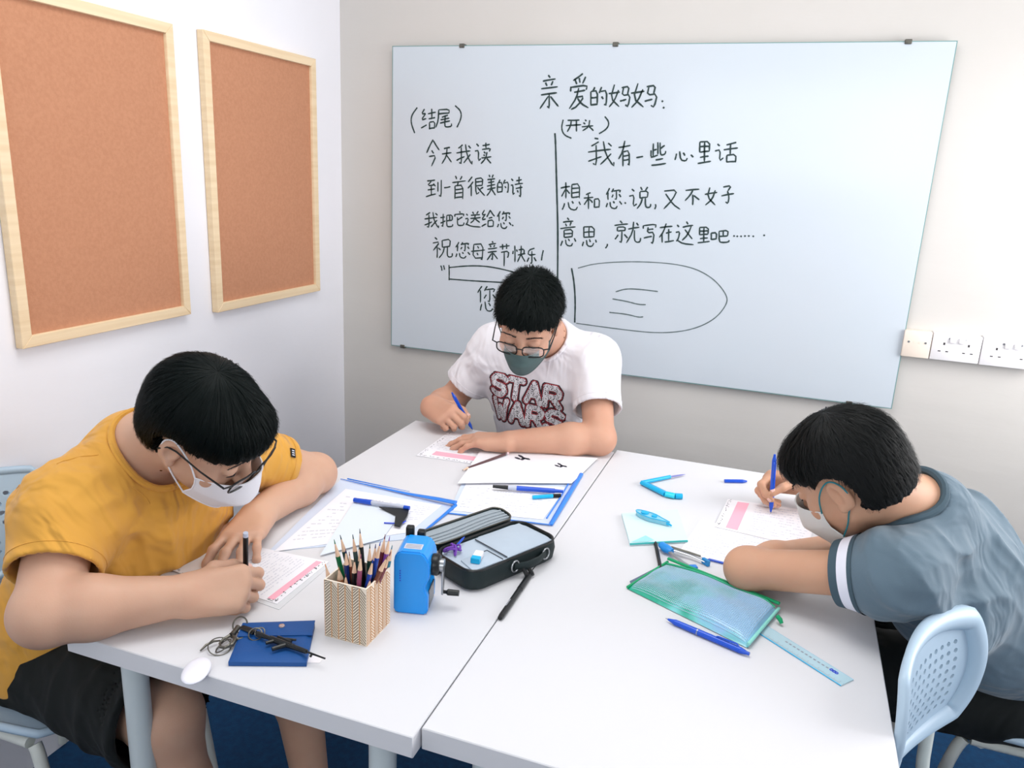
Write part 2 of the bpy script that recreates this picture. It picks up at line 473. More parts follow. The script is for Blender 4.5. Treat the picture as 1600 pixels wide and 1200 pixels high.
def wrinkle(m, scale, dist, stretch=(1, 1, 1)):
    """adds broad soft creases below the weave"""
    nt = m.node_tree; L = nt.links.new; bp = [n for n in nt.nodes if n.type == 'BUMP'][0]
    tc = nt.nodes.new('ShaderNodeTexCoord'); mp = nt.nodes.new('ShaderNodeMapping'); mp.inputs['Scale'].default_value = stretch
    n = nt.nodes.new('ShaderNodeTexNoise'); n.inputs['Scale'].default_value = scale; n.inputs['Detail'].default_value = 2; n.inputs['Distortion'].default_value = 1.4
    b2 = nt.nodes.new('ShaderNodeBump'); b2.inputs['Strength'].default_value = .75; b2.inputs['Distance'].default_value = dist
    L(tc.outputs['Object'], mp.inputs[0]); L(mp.outputs[0], n.inputs['Vector']); L(n.outputs['Fac'], b2.inputs['Height']); L(b2.outputs[0], bp.inputs['Normal'])
wrinkle(M['yellow'], 7, .035, (1, 1.6, .8)); wrinkle(M['white_cotton'], 8, .028, (1.5, 1, .8)); wrinkle(M['slate'], 7, .020, (1, 1.3, 1.3)); wrinkle(M['black_cloth'], 6, .03)

# ------------------------------------------------------------------ heads
class Head:
    """head frame: x = the person's right, y = forward, z = up; s = scale"""
    def __init__(h, c, F, L, s=1.0, wide=1.0):
        F = nrm(F); L = np.array(L, float); L = nrm(L-F*(L@F))
        h.c = np.array(c, float); h.F = F; h.L = L; h.U = np.cross(-L, F)      # right x forward = up
        h.s = s; h.w = wide
        h.R = np.stack([-h.L, h.F, h.U], 1)
    def p(h, x, y, z): return h.c+h.R@(np.array([x*h.w, y, z])*h.s)
    def loc(h, P): return ((P-A3(h.c))@h.R.astype(F4))/F4(h.s)
    def ell(h, b, c, r, k=.012, op=1, tilt=None):
        R = h.R
        if tilt is not None:
            ax, an = tilt; m = np.array(Matrix.Rotation(an, 3, ax)); R = h.R@m
        b.ell(h.p(*c), np.array([r[0]*h.w, r[1], r[2]])*h.s, k*h.s, op, R)
    def cap(h, b, a, c, ra, rb, k=.012, op=1): b.cap(h.p(*a), h.p(*c), ra*h.s, rb*h.s, k*h.s, op)
    def skin(h, b, neck_to, neck_r=.055, ears=True):
        h.ell(b, (0, -.018, .036), (.072, .092, .080), .02)
        h.ell(b, (0, .025, -.025), (.062, .064, .085), .025)
        for x in (-1, 1):
            h.cap(b, (x*.046, .005, -.050), (x*.012, .068, -.096), .020, .017, .022)
            h.ell(b, (x*.038, .058, -.030), (.024, .022, .028), .02)          # cheek
        h.ell(b, (0, .076, -.098), (.020, .016, .015), .016)                    # chin
        h.cap(b, (-.034, .078, .022), (.034, .078, .022), .010, .010, .016)     # brow ridge
        for x in (-1, 1):
            h.ell(b, (x*.031, .098, .004), (.019, .016, .012), .010, -1)        # eye hollow
        h.cap(b, (0, .086, .010), (0, .106, -.030), .0065, .0105, .012)         # nose
        for x in (-1, 1): h.ell(b, (x*.011, .097, -.034), (.0075, .009, .0065), .006)
        h.ell(b, (0, .088, -.058), (.021, .009, .0045), .006)                   # lips
        h.ell(b, (0, .087, -.067), (.018, .009, .0050), .005)
        for x in (-1, 1):
            h.ell(b, (x*.031, .079, .003), (.0155, .0115, .0100), .004)         # lids
        if ears:
            for x in (-1, 1):
                h.ell(b, (x*.073, -.012, -.002), (.010, .019, .031), .006, 1, ('X', -.25))
                h.ell(b, (x*.082, -.006, .002), (.009, .011, .019), .004, -1, ('X', -.25))
                h.ell(b, (x*.0745, -.004, -.027), (.008, .009, .009), .006)
        b.cap(h.p(0, -.035, -.045), neck_to, neck_r, neck_r*1.12, .025)
    def face_parts(h, body):
        # closed, downward looking lids with lashes and brows
        m = MB()
        for x in (-1, 1):
            pts = [h.p(x*.031+dx, .0905-abs(dx)*.28-(dx*x > 0)*abs(dx)*.15, -.002-.0035*(1-(dx/.015)**2)) for dx in np.linspace(-.0145, .0145, 9)]
            m = MB(); m.tube(pts, [.0004, .0009, .0011, .0012, .0012, .0012, .0011, .0009, .0004], 6)
            m.build('eyelashes', M['brow'], body, world=True)
        for x in (-1, 1):
            m = MB()
            for k in range(46):
                t = k/45; xx = x*(.012+.038*t); z = .0235+.004*math.sin(t*2.4)+random.uniform(-.002, .002)
                y = .0905-.20*max(0, abs(xx)-.018)-(.13*max(0, abs(xx)-.034))
                a = h.p(xx, y, z); c = h.p(xx+x*.006, y-.0012, z+.0018)
                m.tube([a, (a+c)/2+h.F*.0008, c], [.0005, .0005, .0002], 4)
            m.build('eyebrow', M['brow'], body, world=True)['kind'] = 'stuff'
        m = MB()
        m.tube([h.p(dx, .0965-abs(dx)*.22, -.0625-abs(dx)*.05) for dx in np.linspace(-.022, .022, 9)], [.0003, .0008, .001, .001, .001, .001, .001, .0008, .0003], 6)
        m.build('mouth_line', M['lip'], body, world=True)

def hair_blob(h, hairline=.050, side=.012, nape=-.060, vol=1.0, front=.0, seed=0, rough=.0022):
    b = Blob()
    h.ell(b, (0, -.020, .040), (.0845*vol, .104*vol, .092*vol), .02)
    h.ell(b, (0, -.052, -.010), (.072*vol, .064*vol, .070), .02)
    h.ell(b, (0, .040+front, .055), (.068*vol, .055, .052*vol), .02)
    rs = np.random.RandomState(seed)
    ph = rs.uniform(0, 6.28, 6)
    def post(P, D):
        q = h.loc(P); x, y, z = q[..., 0]/h.w, q[..., 1], q[..., 2]
        an = np.arctan2(x, y+.045); rr = np.sqrt(x*x+(y+.045)**2)
        D = D+F4(rough)*(np.sin(an*34+z*40+ph[0])+.7*np.sin(an*61-z*60+rr*50+ph[1])+.5*np.sin(an*97+z*30+ph[2]))*.6*np.clip(rr*18, 0, 1)
        # face opening: forward of the sideburn line and below the hairline
        zig = .004*np.sin(x*260+ph[3])+.0035*np.sin(x*430+ph[4])
        hl = hairline-.9*np.maximum(np.abs(x)-.045, 0)+zig
        cut = np.minimum(y-(side+.25*np.maximum(z, 0)), hl-z)*F4(h.s)     # >0 inside opening
        D = np.maximum(D, cut)
        # around the ears
        e = (F4(.038)-np.sqrt((np.abs(x)-.082)**2*.5+(y+.006)**2+(z+.004)**2*.8))*F4(h.s)
        D = np.maximum(D, e)
        D = np.maximum(D, (nape+.25*np.maximum(y+.05, 0)-z+.003*np.sin(x*300+ph[5]))*F4(h.s))
        D = np.maximum(D, np.minimum(y-.0, .012-z)*F4(h.s))
        return D.astype(F4)
    b.post.append(post)
    return b

def hair_strands(h, body_hair, n, length, lift, seed, material, spiky=0, cr=(0, -.06), zmin=-.05, side=.03, hairline=.045, vol=1.0, w=.0011, parent=None):
    """tapered strands laid over the hair, radiating from the crown"""
    rs = random.Random(seed); m = MB()
    bvh = BVHTree.FromPolygons([tuple(p) for p in body_hair[0]], [tuple(q) for q in body_hair[1]])
    cen = Vector(h.p(0, -.02, .02))
    made = 0; tries = 0
    while made < n and tries < n*6:
        tries += 1
        an = rs.uniform(0, 2*PI); r0 = rs.random()**.6*1.9
        L0 = length*rs.uniform(.6, 1.25)
        pts = []
        an2 = an+rs.uniform(-.12, .12)
        ns = 6
        for k in range(ns):
            ph = r0+L0/.09*k/(ns-1)
            a = an+(an2-an)*k/(ns-1)
            d = np.array([math.sin(ph)*math.sin(a), math.sin(ph)*math.cos(a)+cr[1]*2*(1-min(1, ph)), math.cos(ph)])
            D = Vector(h.R@nrm(d))
            hit = bvh.ray_cast(cen+D*.3, -D, .3)
            if hit[0] is None: break
            q = h.loc(A3(hit[0])[None])[0]
            if (hit[0]-cen).length < .05: break
            if q[2] < zmin or (q[1] > side+.02 and q[2] < hairline-.012): break
            pts.append(hit[0]+hit[1]*(.0006+lift*(k/(ns-1))**1.5*rs.uniform(.6, 1.4)))
        if len(pts) < 3: continue
        made += 1
        nn = len(pts); vs_ = []; fs = []
        for i, p in enumerate(pts):
            t = (pts[min(i+1, nn-1)]-pts[max(i-1, 0)]).normalized(); up = (p-cen).normalized()
            sd = t.cross(up).normalized(); ww = w*(1-.85*i/(nn-1)); 
            vs_ += [p-sd*ww, p+up*ww*.6, p+sd*ww]
        for i in range(nn-1):
            a = i*3
            fs += [(a, a+1, a+4, a+3), (a+1, a+2, a+5, a+4)]
        m.add(vs_, fs)
    o = m.build('hair_strands', material, parent, world=True, smooth=180)
    o['kind'] = 'stuff'
    return o

def glasses(h, body, rim_mat, r=.0021, lw=.028, lh=.018, z0=-.002, y0=.108, sag=0):
    m = MB()
    for x in (-1, 1):
        cx = x*.034; pts = []
        for k in range(28):
            a = 2*PI*k/28; ca, sa = math.cos(a), math.sin(a)
            ex = abs(ca)**.6*(1 if ca > 0 else -1)*lw; ez = abs(sa)**.6*(1 if sa > 0 else -1)*lh
            pts.append(h.p(cx+ex, y0-.25*max(0, abs(cx+ex)-.03), z0+ez))
        m.tube(pts, r, 8, closed=True)
    m.tube([h.p(-.009, y0, z0+.004), h.p(-.004, y0+.002, z0+.007), h.p(.004, y0+.002, z0+.007), h.p(.009, y0, z0+.004)], r, 8)
    m.build('glasses_frame', rim_mat, body, world=True)
    for x in (-1, 1):
        t = MB()
        xh = x*.060
        t.tube([h.p(xh, y0-.008, z0+.009), h.p(x*.073, y0-.014, z0+.009), h.p(x*.0775, .05, z0+.010), h.p(x*.0795, .0, z0+.014), h.p(x*.080, -.016, z0+.010), h.p(x*.078, -.03, z0-.012)], [r*1.1, r*1.1, r*.9, r*.9, r, r*1.1], 8)
        t.build('glasses_temple', rim_mat, body, world=True)
        l = MB(); pts = []
        for k in range(24):
            a = 2*PI*k/24; ca, sa = math.cos(a), math.sin(a)
            ex = abs(ca)**.6*(1 if ca > 0 else -1)*(lw-.0008); ez = abs(sa)**.6*(1 if sa > 0 else -1)*(lh-.0008)
            pts.append(h.p(x*.034+ex, y0-.25*max(0, abs(x*.034+ex)-.03), z0+ez))
        back = [p-h.F*.001 for p in pts]; n = 24
        l.add(pts+back, [tuple(range(n)), tuple(range(2*n-1, n-1, -1))]+[(i, (i+1) % n, n+(i+1) % n, n+i) for i in range(n)])
        l.build('glasses_lens', M['lens'], body, world=True)

def face_mask(h, parent, material, kind, loop_mat, skinblob, loops=((1, 1), (-1, 1))):
    """mask over nose, mouth and chin: a curved sheet standing a little off the face"""
    m = MB(); nu, nv = 40, 26
    grid = []
    for j in range(nv):
        v = j/(nv-1)
        row = []
        for i in range(nu):
            u = i/(nu-1)*2-1; au = abs(u)
            if kind == 'fold':      # boat-shaped folding mask with a centre beak
                top = -.006-.020*au**1.3; bot = -.118+.030*au**1.6
                z = top+(bot-top)*v
                half = .067*(1-.10*v)
                x = u*half
                beak = .137-.030*abs(v-.50)
                y = beak*(1-au**2.7)+.050*au**2.7-.055*max(0, v-.55)*(1-au*.5)-.012*max(0, .3-v)
            elif kind == 'flat':
                top = -.012-.012*au**1.5; bot = -.100+.020*au**1.7
                z = top+(bot-top)*v
                x = u*.066*(1-.06*v)
                y = .124*(1-au**2.3)+.034*au**2.3-.018*abs(v-.35)+.0016*math.sin(v*18)*(1-au)-.03*max(0, v-.6)
            row.append(h.p(x, y, z))
        grid.append(row)
    vs_ = [p for r in grid for p in r]; n0 = len(vs_)
    inner = [p-h.F*.0016 for p in vs_]
    idx = lambda j, i: j*nu+i
    fs = []
    for j in range(nv-1):
        for i in range(nu-1):
            fs.append((idx(j, i), idx(j+1, i), idx(j+1, i+1), idx(j, i+1)))
            fs.append((n0+idx(j, i), n0+idx(j, i+1), n0+idx(j+1, i+1), n0+idx(j+1, i)))
    border = [idx(0, i) for i in range(nu)]+[idx(j, nu-1) for j in range(1, nv)]+[idx(nv-1, i) for i in range(nu-2, -1, -1)]+[idx(j, 0) for j in range(nv-2, 0, -1)]
    for a, b in zip(border, border[1:]+border[:1]): fs.append((a, b, n0+b, n0+a))
    m.add(vs_+inner, fs)
    o = m.build('face_mask', material, parent, world=True, smooth=60)
    e = MB()
    e.tube([vs_[k]+h.F*.0004 for k in border], .0011, 6, closed=True)
    e.build('mask_edge', material, parent, world=True)
    for x in (1, -1):
        i = nu-1 if x > 0 else 0
        a = grid[1][i]; c = grid[nv-2][i]
        l = MB()
        top = [a, h.p(x*.074, .030, .004), h.p(x*.079, .006, .026), h.p(x*.079, -.014, .033), h.p(x*.077, -.030, .012), h.p(x*.075, -.026, -.018), h.p(x*.071, -.004, -.040), h.p(x*.066, .012, -.062), c]
        for _ in range(2):
            top = [top[0]]+[q for a_, c_ in zip(top[:-1], top[1:]) for q in (a_*.75+c_*.25, a_*.25+c_*.75)]+[top[-1]]
        l.tube(top, .0014, 6)
        l.build('ear_loop', loop_mat, parent, world=True)
    return o

def grip(W, D, N, right, curls, th, s, target, fore=None):
    """wrist position that brings the thumb and index tips to the pen"""
    tp, _ = hand(Blob(), W, D, N, right, curls, 0, th, s)
    return np.array(W, float)+(np.array(target, float)-(tp[0]+tp[1])/2)

# ------------------------------------------------------------------ hands
def rot_about(v, ax, an):
    ax = nrm(ax); v = np.array(v, float)
    return v*math.cos(an)+np.cross(ax, v)*math.sin(an)+ax*(ax@v)*(1-math.cos(an))

def hand(b, W, D, N, right, curls, spread=0, thumb=None, s=1.0, fore=None, fore_r=.026, lat=0):
    """adds a hand to blob b. W wrist, D towards the fingers, N back of the hand. curls: per finger (mcp, pip, dip) in degrees, index to little.
       thumb: directions of its three bones in (D, S, N) terms. returns fingertips (thumb first), nails"""
    D = nrm(D); N = np.array(N, float); N = nrm(N-D*(D@N)); Sd = np.cross(N, D) if right else np.cross(D, N)
    W = np.array(W, float); P = lambda d, sd, n: W+(D*d+Sd*sd+N*n)*s
    k = .010*s
    tips = []; nails = []
    mc = [(.086, .027), (.089, .008), (.084, -.011), (.076, -.028)]
    lens = [(.041, .025, .020), (.045, .029, .021), (.041, .027, .021), (.032, .020, .018)]
    rads = [.0092, .0094, .0089, .0078]
    for i, ((d, sd), ln, r) in enumerate(zip(mc, lens, rads)):
        kn = P(d, sd, .001)
        b.cap(P(.004, sd*.62, -.002), kn, .0165*s, .0115*s, .016*s)
        sp = spread*(1.5-i)/1.5
        dr = rot_about(D, N, sp if right else -sp)
        p = kn; c = curls[i]; an = 0
        ax = np.cross(dr, N)
        q = dr
        for seg in range(3):
            an += math.radians(c[seg])
            q = rot_about(dr, ax, -an)
            e = p+q*ln[seg]*s
            r0 = r*(1-.06*seg)*s; r1 = r*(1-.06*(seg+1)-(.06 if seg == 2 else 0))*s
            b.cap(p, e, r0, r1, .004*s)
            if seg < 2: b.ell(e, (r1*1.04,)*3, .003*s)
            p = e
        tips.append(p)
        nn = rot_about(N, ax, -an)
        nails.append((p-q*.003*s, q, nn, r*.80*s))
    # heel of hand and thumb pad
    b.cap(P(.012, .012, -.010), P(.045, .022, -.010), .015*s, .013*s, .016*s)
    b.cap(P(.012, -.014, -.008), P(.055, -.022, -.006), .014*s, .012*s, .016*s)
    th = thumb or ((.6, .75, -.25), (.85, .5, -.1), (.95, .3, -.1))
    p = P(.016, .018, -.006); tl = (.044, .034, .027); tr = (.0135, .0108, .0098, .0085)
    for seg, t in enumerate(th):
        q = nrm(D*t[0]+Sd*t[1]+N*t[2]); e = p+q*tl[seg]*s
        b.cap(p, e, tr[seg]*s, tr[seg+1]*s, (.014 if seg == 0 else .005)*s)
        p = e
    tn = nrm(N*.5+Sd*.6-q*(q@(N*.5+Sd*.6)))
    nails.insert(0, (p-q*.003*s, q, tn, .0085*s))
    return [p]+tips, nails

def add_nails(nails, parent):
    for p, q, n, r in nails:
        m = MB()
        sd = np.cross(q, n); vs_ = []; fs = []; nu, nv = 5, 5
        for j in range(nv):
            for i in range(nu):
                u = (i/(nu-1)*2-1); v = j/(nv-1)
                w_ = r*(.82-.22*(1-v)**3-.15*v**3)
                vs_.append(p+q*(v-.5)*.0105+sd*u*w_*.95+n*(math.sqrt(max(0, 1-(u*.75)**2))*r*1.16-abs(v-.5)**2*.003))
        for j in range(nv-1):
            for i in range(nu-1): fs.append((j*nu+i, j*nu+i+1, (j+1)*nu+i+1, (j+1)*nu+i))
        m.add(vs_, fs); m.build('fingernail', M['nail'], parent, world=True)
# ------------------------------------------------------------------ people
def v3(*a): return np.array(a, float)

def torso(b, J, off=0, w=1.0, k=.05, arms=True):
    """pelvis to shoulders, following joints; off = cloth thickness"""
    H, NB, Ls, Rs = J['hip'], J['nb'], J['Ls'], J['Rs']
    sh = (Ls+Rs)/2; spine = nrm(sh-H); lat = nrm(Ls-Rs); n = nrm(np.cross(lat, spine))
    mid = H*.5+sh*.5+n*J.get('hunch', 0)
    r = .125*w+off
    b.cap(H-lat*.045, H+lat*.045, r, r, k, 1, (n, 1.15))
    b.cap(H, mid, r*1.05, r*1.02, k, 1, (n, 1.15))
    c = sh-spine*.11
    b.cap(mid, c, r*1.02, r*1.0, k, 1, (n, 1.15))
    b.cap(c-lat*.055*w, c+lat*.055*w, .105*w+off, .105*w+off, k, 1, (n, 1.1))
    b.cap(Ls*.86+Rs*.14-spine*.02, Rs*.86+Ls*.14-spine*.02, .058*w+off, .058*w+off, k, 1)
    for s_ in (Ls, Rs):
        b.cap(NB-spine*.01, s_*.8+sh*.2, .048+off, .044*w+off, k)
        b.ell(s_, (.056*w+off,)*3, k)
    return n, lat, spine

def arm(b, S_, E_, W_, ru=.046, re=.040, rf=.041, rw=.026, k=.02):
    d = nrm(W_-E_)
    b.cap(S_, E_, ru*1.05, re, k)
    m = E_+(W_-E_)*.32
    b.cap(E_, m, re*.98, rf, k); b.cap(m, W_, rf, rw, k)
    b.ell(E_, (re*1.03,)*3, .015)

def leg(b, hip, knee, ankle, toe, rt=.078, rk=.052, rc=.05, ra=.034):
    b.cap(hip, knee, rt, rk, .03)
    m = knee+(ankle-knee)*.35
    b.cap(knee, m, rk*.98, rc, .03); b.cap(m, ankle, rc, ra, .03)

def fold_post(folds, safe=()):
    folds = [(a, d, f*m_, am*g_, r*1.25, w) for a, d, f, am, r, w in folds for m_, g_ in ((1, 1.45), (2.3, .32))]
    def post(P, D):
        sf = F4(1)
        for e, r in safe: sf = sf*np.clip((np.linalg.norm(P-A3(e), axis=-1)-F4(r))/F4(.045), 0, 1)
        for A_, dr, fr, am, rad, warp in folds:
            q = P-A3(A_); r2 = (q*q).sum(-1)
            w_ = np.exp(-r2/F4(rad*rad)*1.2)*sf
            u = q@A3(nrm(dr)); o = nrm(np.cross(nrm(dr), (.3, .5, .8))); t = q@A3(o)
            D = D-F4(am)*w_*((1-np.abs(np.sin(.5*(u*fr+warp*np.sin(t*fr*.35+1.3)+t*fr*.2))))**1.6*2.2-.7)
        return D.astype(F4)
    return post

def cut_post(cuts):
    """planar cuts with a limited reach: (point, outward direction, reach)"""
    def post(P, D):
        for E_, d, rad in cuts:
            q = P-A3(E_); pl = q@A3(nrm(d)); r = np.sqrt((q*q).sum(-1))
            D = np.where(r < rad, np.maximum(D, pl), D)
        return D.astype(F4)
    return post

def sleeve(b, cuts, S_, E_, frac, r0, r1, k=.035, depth=.035, th=.0035):
    d = nrm(E_-S_); e = S_+(E_-S_)*frac
    b.cap(S_, e+d*.02, r0, r1, k)
    cuts.append((e, d, r1*1.9))
    return e, d, r1

def ring_on(blob, c, ax, rad, up, n=40, start=.10, ref=None):
    """closed line where a cylinder about (c, ax) leaves the blob"""
    ax = nrm(ax); u = nrm(np.cross(ax, up)); v = np.cross(ax, u); pts = []
    ts = np.linspace(start, -start, 160)
    for k in range(n):
        a = 2*PI*k/n; o = c+(u*math.cos(a)+v*math.sin(a))*rad
        P = (o[None]+ax[None]*ts[:, None]).astype(F4)
        d = blob.full(P); i = int(np.argmax(d < 0))
        pts.append(P[i].astype(float))
    pts = np.array(pts)
    for _ in range(2): pts = (np.roll(pts, 1, 0)+pts*2+np.roll(pts, -1, 0))/4
    return pts

def shoe(parent, ankle, toe):
    d = nrm((toe-ankle)*v3(1, 1, 0)); b = Blob()
    a = v3(ankle[0], ankle[1], .045)
    b.cap(a-d*.03+v3(0, 0, .02), a+d*.02+v3(0, 0, .02), .042, .042, .03)
    b.cap(a-d*.03, a+d*.13, .042, .038, .03, 1, ((0, 0, 1), 1.2))
    b.post.append(lambda P, D: np.maximum(D, -(P[..., 2]-.004)).astype(F4))
    b.post.append(lambda P, D: np.maximum(D, (P[..., 2]-.10)).astype(F4))
    return blob_object('shoe', b, .006, M['black'], parent)[0]

def shorts(parent, J, n, lat, spine, material, w=1.0, fr=.72, r=.098):
    b = Blob()
    H = J['hip']
    b.cap(H-lat*.05-spine*.02, H+lat*.05-spine*.02, .135*w, .135*w, .04)
    b.cap(H+spine*.02, H+spine*.08, .12*w, .115*w, .04)
    cuts = []
    for hp, kn in ((J['Lh'], J['Lk']), (J['Rh'], J['Rk'])):
        e = hp+(kn-hp)*fr
        b.cap(hp, e+nrm(kn-hp)*.03, r*w, r*.92*w, .03)
        cuts.append((e, nrm(kn-hp), .16))
    b.post.append(fold_post([(H, spine+lat*.4, 60, .003, .25, 1.5), (J['Rk'], J['Rk']-J['Rh'], 70, .003, .2, 2)]))
    b.post.append(cut_post(cuts))
    for hp, kn in ((J['Lh'], J['Lk']), (J['Rh'], J['Rk'])):
        e = hp+(kn-hp)*fr; d = nrm(kn-hp)
        b.cap(e-d*.05, e+d*.06, r*.82*w, r*.86*w, .004, -1)
    return blob_object('shorts', b, .005, material, parent)[0]

def seam_tube(name, pts, r, material, parent, closed=False, n=6):
    m = MB(); m.tube(list(pts), r, n, closed=closed); return m.build(name, material, parent, world=True)

def surf_line(bvh, pts, lift=.0006, away=None):
    """drops points onto the nearest cloth surface"""
    out = []
    for p in pts:
        q = bvh.find_nearest(Vector(p))
        out.append(np.array(q[0]+q[1]*lift) if q[0] is not None else np.array(p))
    return out

def lerp(a, b, n): return [a+(b-a)*t for t in np.linspace(0, 1, n)]

PEN_GRIPS = {}

def finish_shirt(p, sb, material, h, name='tshirt'):
    o, v, f = blob_object(name, sb, h, material, p, relax=2)
    bvh = BVHTree.FromPolygons([tuple(q) for q in v], [tuple(q) for q in f])
    return o, bvh

def cuff_carve(b, e, d, r1, back=.03, th=.004):
    b.cap(e-d*back, e+d*.05, r1-th-.006, r1-th, .003, -1)

GRIP_W = (.177, 1.180, .777)
# ---- boy in the yellow shirt, left side of the tables, facing +X
def boy_yellow():
    J = dict(hip=v3(-.28, .27, .53), nb=v3(-.070, .235, .958), Ls=v3(-.035, .42, .895), Rs=v3(-.085, .095, .885), hunch=-.02,
             Lh=v3(-.22, .36, .50), Rh=v3(-.22, .18, .50), Lk=v3(.10, .42, .535), Rk=v3(.07, .115, .525))
    p = thing('person', 'boy in a mustard yellow t-shirt and white mask writing at the left table', 'person', (-.25, .27, 0))
    hd = Head((.092, .230, 1.016), (.777, .164, -.608), (-.014, .970, .243), .966, 1.05)
    Re, Le = v3(-.005, -.025, .786), v3(.035, .635, .783)
    gq = ((.78, .62, .02), (.62, -.42, .60), True, [(52, 62, 25), (60, 66, 30), (66, 72, 35), (68, 75, 35)], ((.55, .55, -.45), (.85, .10, -.50), (.85, -.25, -.45)), 1.0)
    Rw, Lw = grip((.13, .17, .776), *gq, (.180, .205, .779)), v3(.052, .405, .780)
    Rw[2] = max(Rw[2], .774)
    b = Blob()
    n, lat, sp = torso(b, J, 0, 1.08)
    hd.skin(b, J['nb'], .056)
    arm(b, J['Rs'], Re, Rw, .050, .046, .047, .031); arm(b, J['Ls'], Le, Lw, .048, .042, .044, .030)
    tips, nl = hand(b, Rw, (.78, .62, .02), (.62, -.42, .60), True, [(52, 62, 25), (60, 66, 30), (66, 72, 35), (68, 75, 35)], 0,
                    ((.55, .55, -.45), (.85, .10, -.50), (.85, -.25, -.45)), 1.0)
    tl, nl2 = hand(b, Lw, (.30, -.95, -.06), (.05, -.10, 1), False, [(12, 30, 18), (10, 26, 16), (12, 30, 20), (16, 38, 26)], .26,
                   ((.45, .75, -.30), (.85, .45, -.25), (.95, .2, -.2)), 1.02)
    la, ra = v3(.16, .42, .09), v3(.12, .13, .09)
    leg(b, J['Lh'], J['Lk'], la, None, .085, .058); leg(b, J['Rh'], J['Rk'], ra, None, .085, .058)
    body, bv, bf = blob_object('body', b, .0026, M['skin_a'], p)
    hd.face_parts(p)
    add_nails(nl, p); add_nails(nl2, p)
    shoe(p, la, la+v3(.1, .02, 0)); shoe(p, ra, ra+v3(.1, -.01, 0))
    # shirt
    sb = Blob(); torso(sb, J, .016, 1.12); cuts = []
    plain = Blob(); plain.p = list(sb.p)
    eR = sleeve(sb, cuts, J['Rs'], Re, .62, .072, .070); eL = sleeve(sb, cuts, J['Ls'], Le, .60, .068, .064)
    cuts.append((J['hip']-sp*.04, -sp, .6))
    sb.post.append(fold_post([(J['Rs']-sp*.10, (.5, .3, .9), 75, .0045, .13, 1.6), (J['Rs']+v3(.06, .05, -.1), (.3, 1, .2), 60, .004, .12, 1.5),
                              ((J['hip']+J['nb'])/2, (.4, .2, .9), 48, .0050, .22, 2.0), (J['Rs']+(Re-J['Rs'])*.3, (.2, -.4, .8), 65, .003, .09, 1.2),
                              (J['nb']+v3(.0, -.08, -.05), (.1, .9, .5), 70, .003, .10, 1.0), (J['Ls']-sp*.12, (.2, .6, .7), 70, .004, .14, 1.5)], ((eR[0], .082), (eL[0], .078), (J['nb']+v3(.02, 0, .02), .085))))
    sb.post.append(cut_post(cuts))
    for e in (eR, eL): cuff_carve(sb, *e)
    nx = nrm(hd.p(0, -.03, -.05)-J['nb'])
    nc = J['nb']+n*.012
    sb.cap(nc-nx*.01, nc+nx*.16, .071, .080, .004, -1)
    o, bvh = finish_shirt(p, sb, M['yellow'], .0036)
    ring = ring_on(plain, nc, nx, .0745, lat)
    seam_tube('collar', ring, .0062, M['yellow'], p, True, 8)
    for S_, e in ((J['Rs'], eR), (J['Ls'], eL)):
        u = nrm(np.cross(e[1], lat+v3(0, 0, .3))); w_ = np.cross(e[1], u)
        c = e[0]-e[1]*.018
        pts = [c+(u*math.cos(a)+w_*math.sin(a))*e[2]*1.02 for a in np.linspace(0, 2*PI, 40, endpoint=False)]
        seam_tube('cuff_seam', surf_line(bvh, pts, .0003), .0009, M['yellow'], p, True)
    q = J['nb']-lat*.075
    seam_tube('shoulder_seam', surf_line(bvh, lerp(q+nx*.03, J['Rs']+v3(0, 0, .07), 14), .0004), .0011, M['yellow'], p)
    d = nrm(Re-J['Rs']); u = nrm(np.cross(d, v3(0, 0, 1))); w_ = np.cross(d, u); c = J['Rs']-lat*-.03+d*.0
    pts = [c+lat*.012+(u*math.cos(a)*.085+w_*math.sin(a)*.085) for a in np.linspace(-.6, 3.7, 30)]
    seam_tube('armhole_seam', surf_line(bvh, pts, .0004), .0012, M['yellow'], p)
    # woven tag on the far cuff
    c = eL[0]-eL[1]*.016
    tp = Vector((.9885, -.7817, 1.4606)); hit = bvh.ray_cast(tp, (CM @ Vector(((457-800)/1216.6, (600-708)/1216.6, -1))).normalized(), 4)
    if hit[0] is not None:
        nn = np.array(hit[1]); ax = nrm(np.cross(nn, eL[1])); ay = nrm(np.cross(ax, nn)); cc = np.array(hit[0])+nn*.001
        m = MB(); m.add([cc+ax*x*.010+ay*y*.0065+nn*z for z in (0, .0012) for x, y in ((-1, -1), (1, -1), (1, 1), (-1, 1))], [(3, 2, 1, 0), (4, 5, 6, 7), (0, 1, 5, 4), (1, 2, 6, 5), (2, 3, 7, 6), (3, 0, 4, 7)])
        tg = m.build('sleeve_tag', M['black'], p, world=True, smooth=0); tg['label'] = 'small black woven tag on the cuff'
        m = MB()
        for x in (-.5, 0, .5):
            m.add([cc+ax*(x+dx)*.010+ay*y*.0035+nn*.0015 for dx, y in ((-.12, -1), (.12, -1), (.12, 1), (-.12, 1))], [(0, 1, 2, 3)])
        m.build('tag_print', M['print_light'], p, world=True, smooth=0)
    shorts(p, J, n, lat, sp, M['black_cloth'], 1.08, .98)
    hb = hair_blob(hd, .050, .004, -.060, 1.02, .010, 1, .0022)
    ho, hv, hf = blob_object('hair', hb, .0028, M['hair'], p, relax=1)
    hair_strands(hd, (hv, hf), 4200, .075, .0045, 5, M['hair'], side=.03, hairline=.034, parent=p)
    glasses(hd, p, M['black'], .0017, .027, .017, .000, .112)
    mk = face_mask(hd, p, M['mask_white'], 'fold', M['mask_white'], b)
    PEN_GRIPS['yellow'] = tips
    return p
boy_yellow()

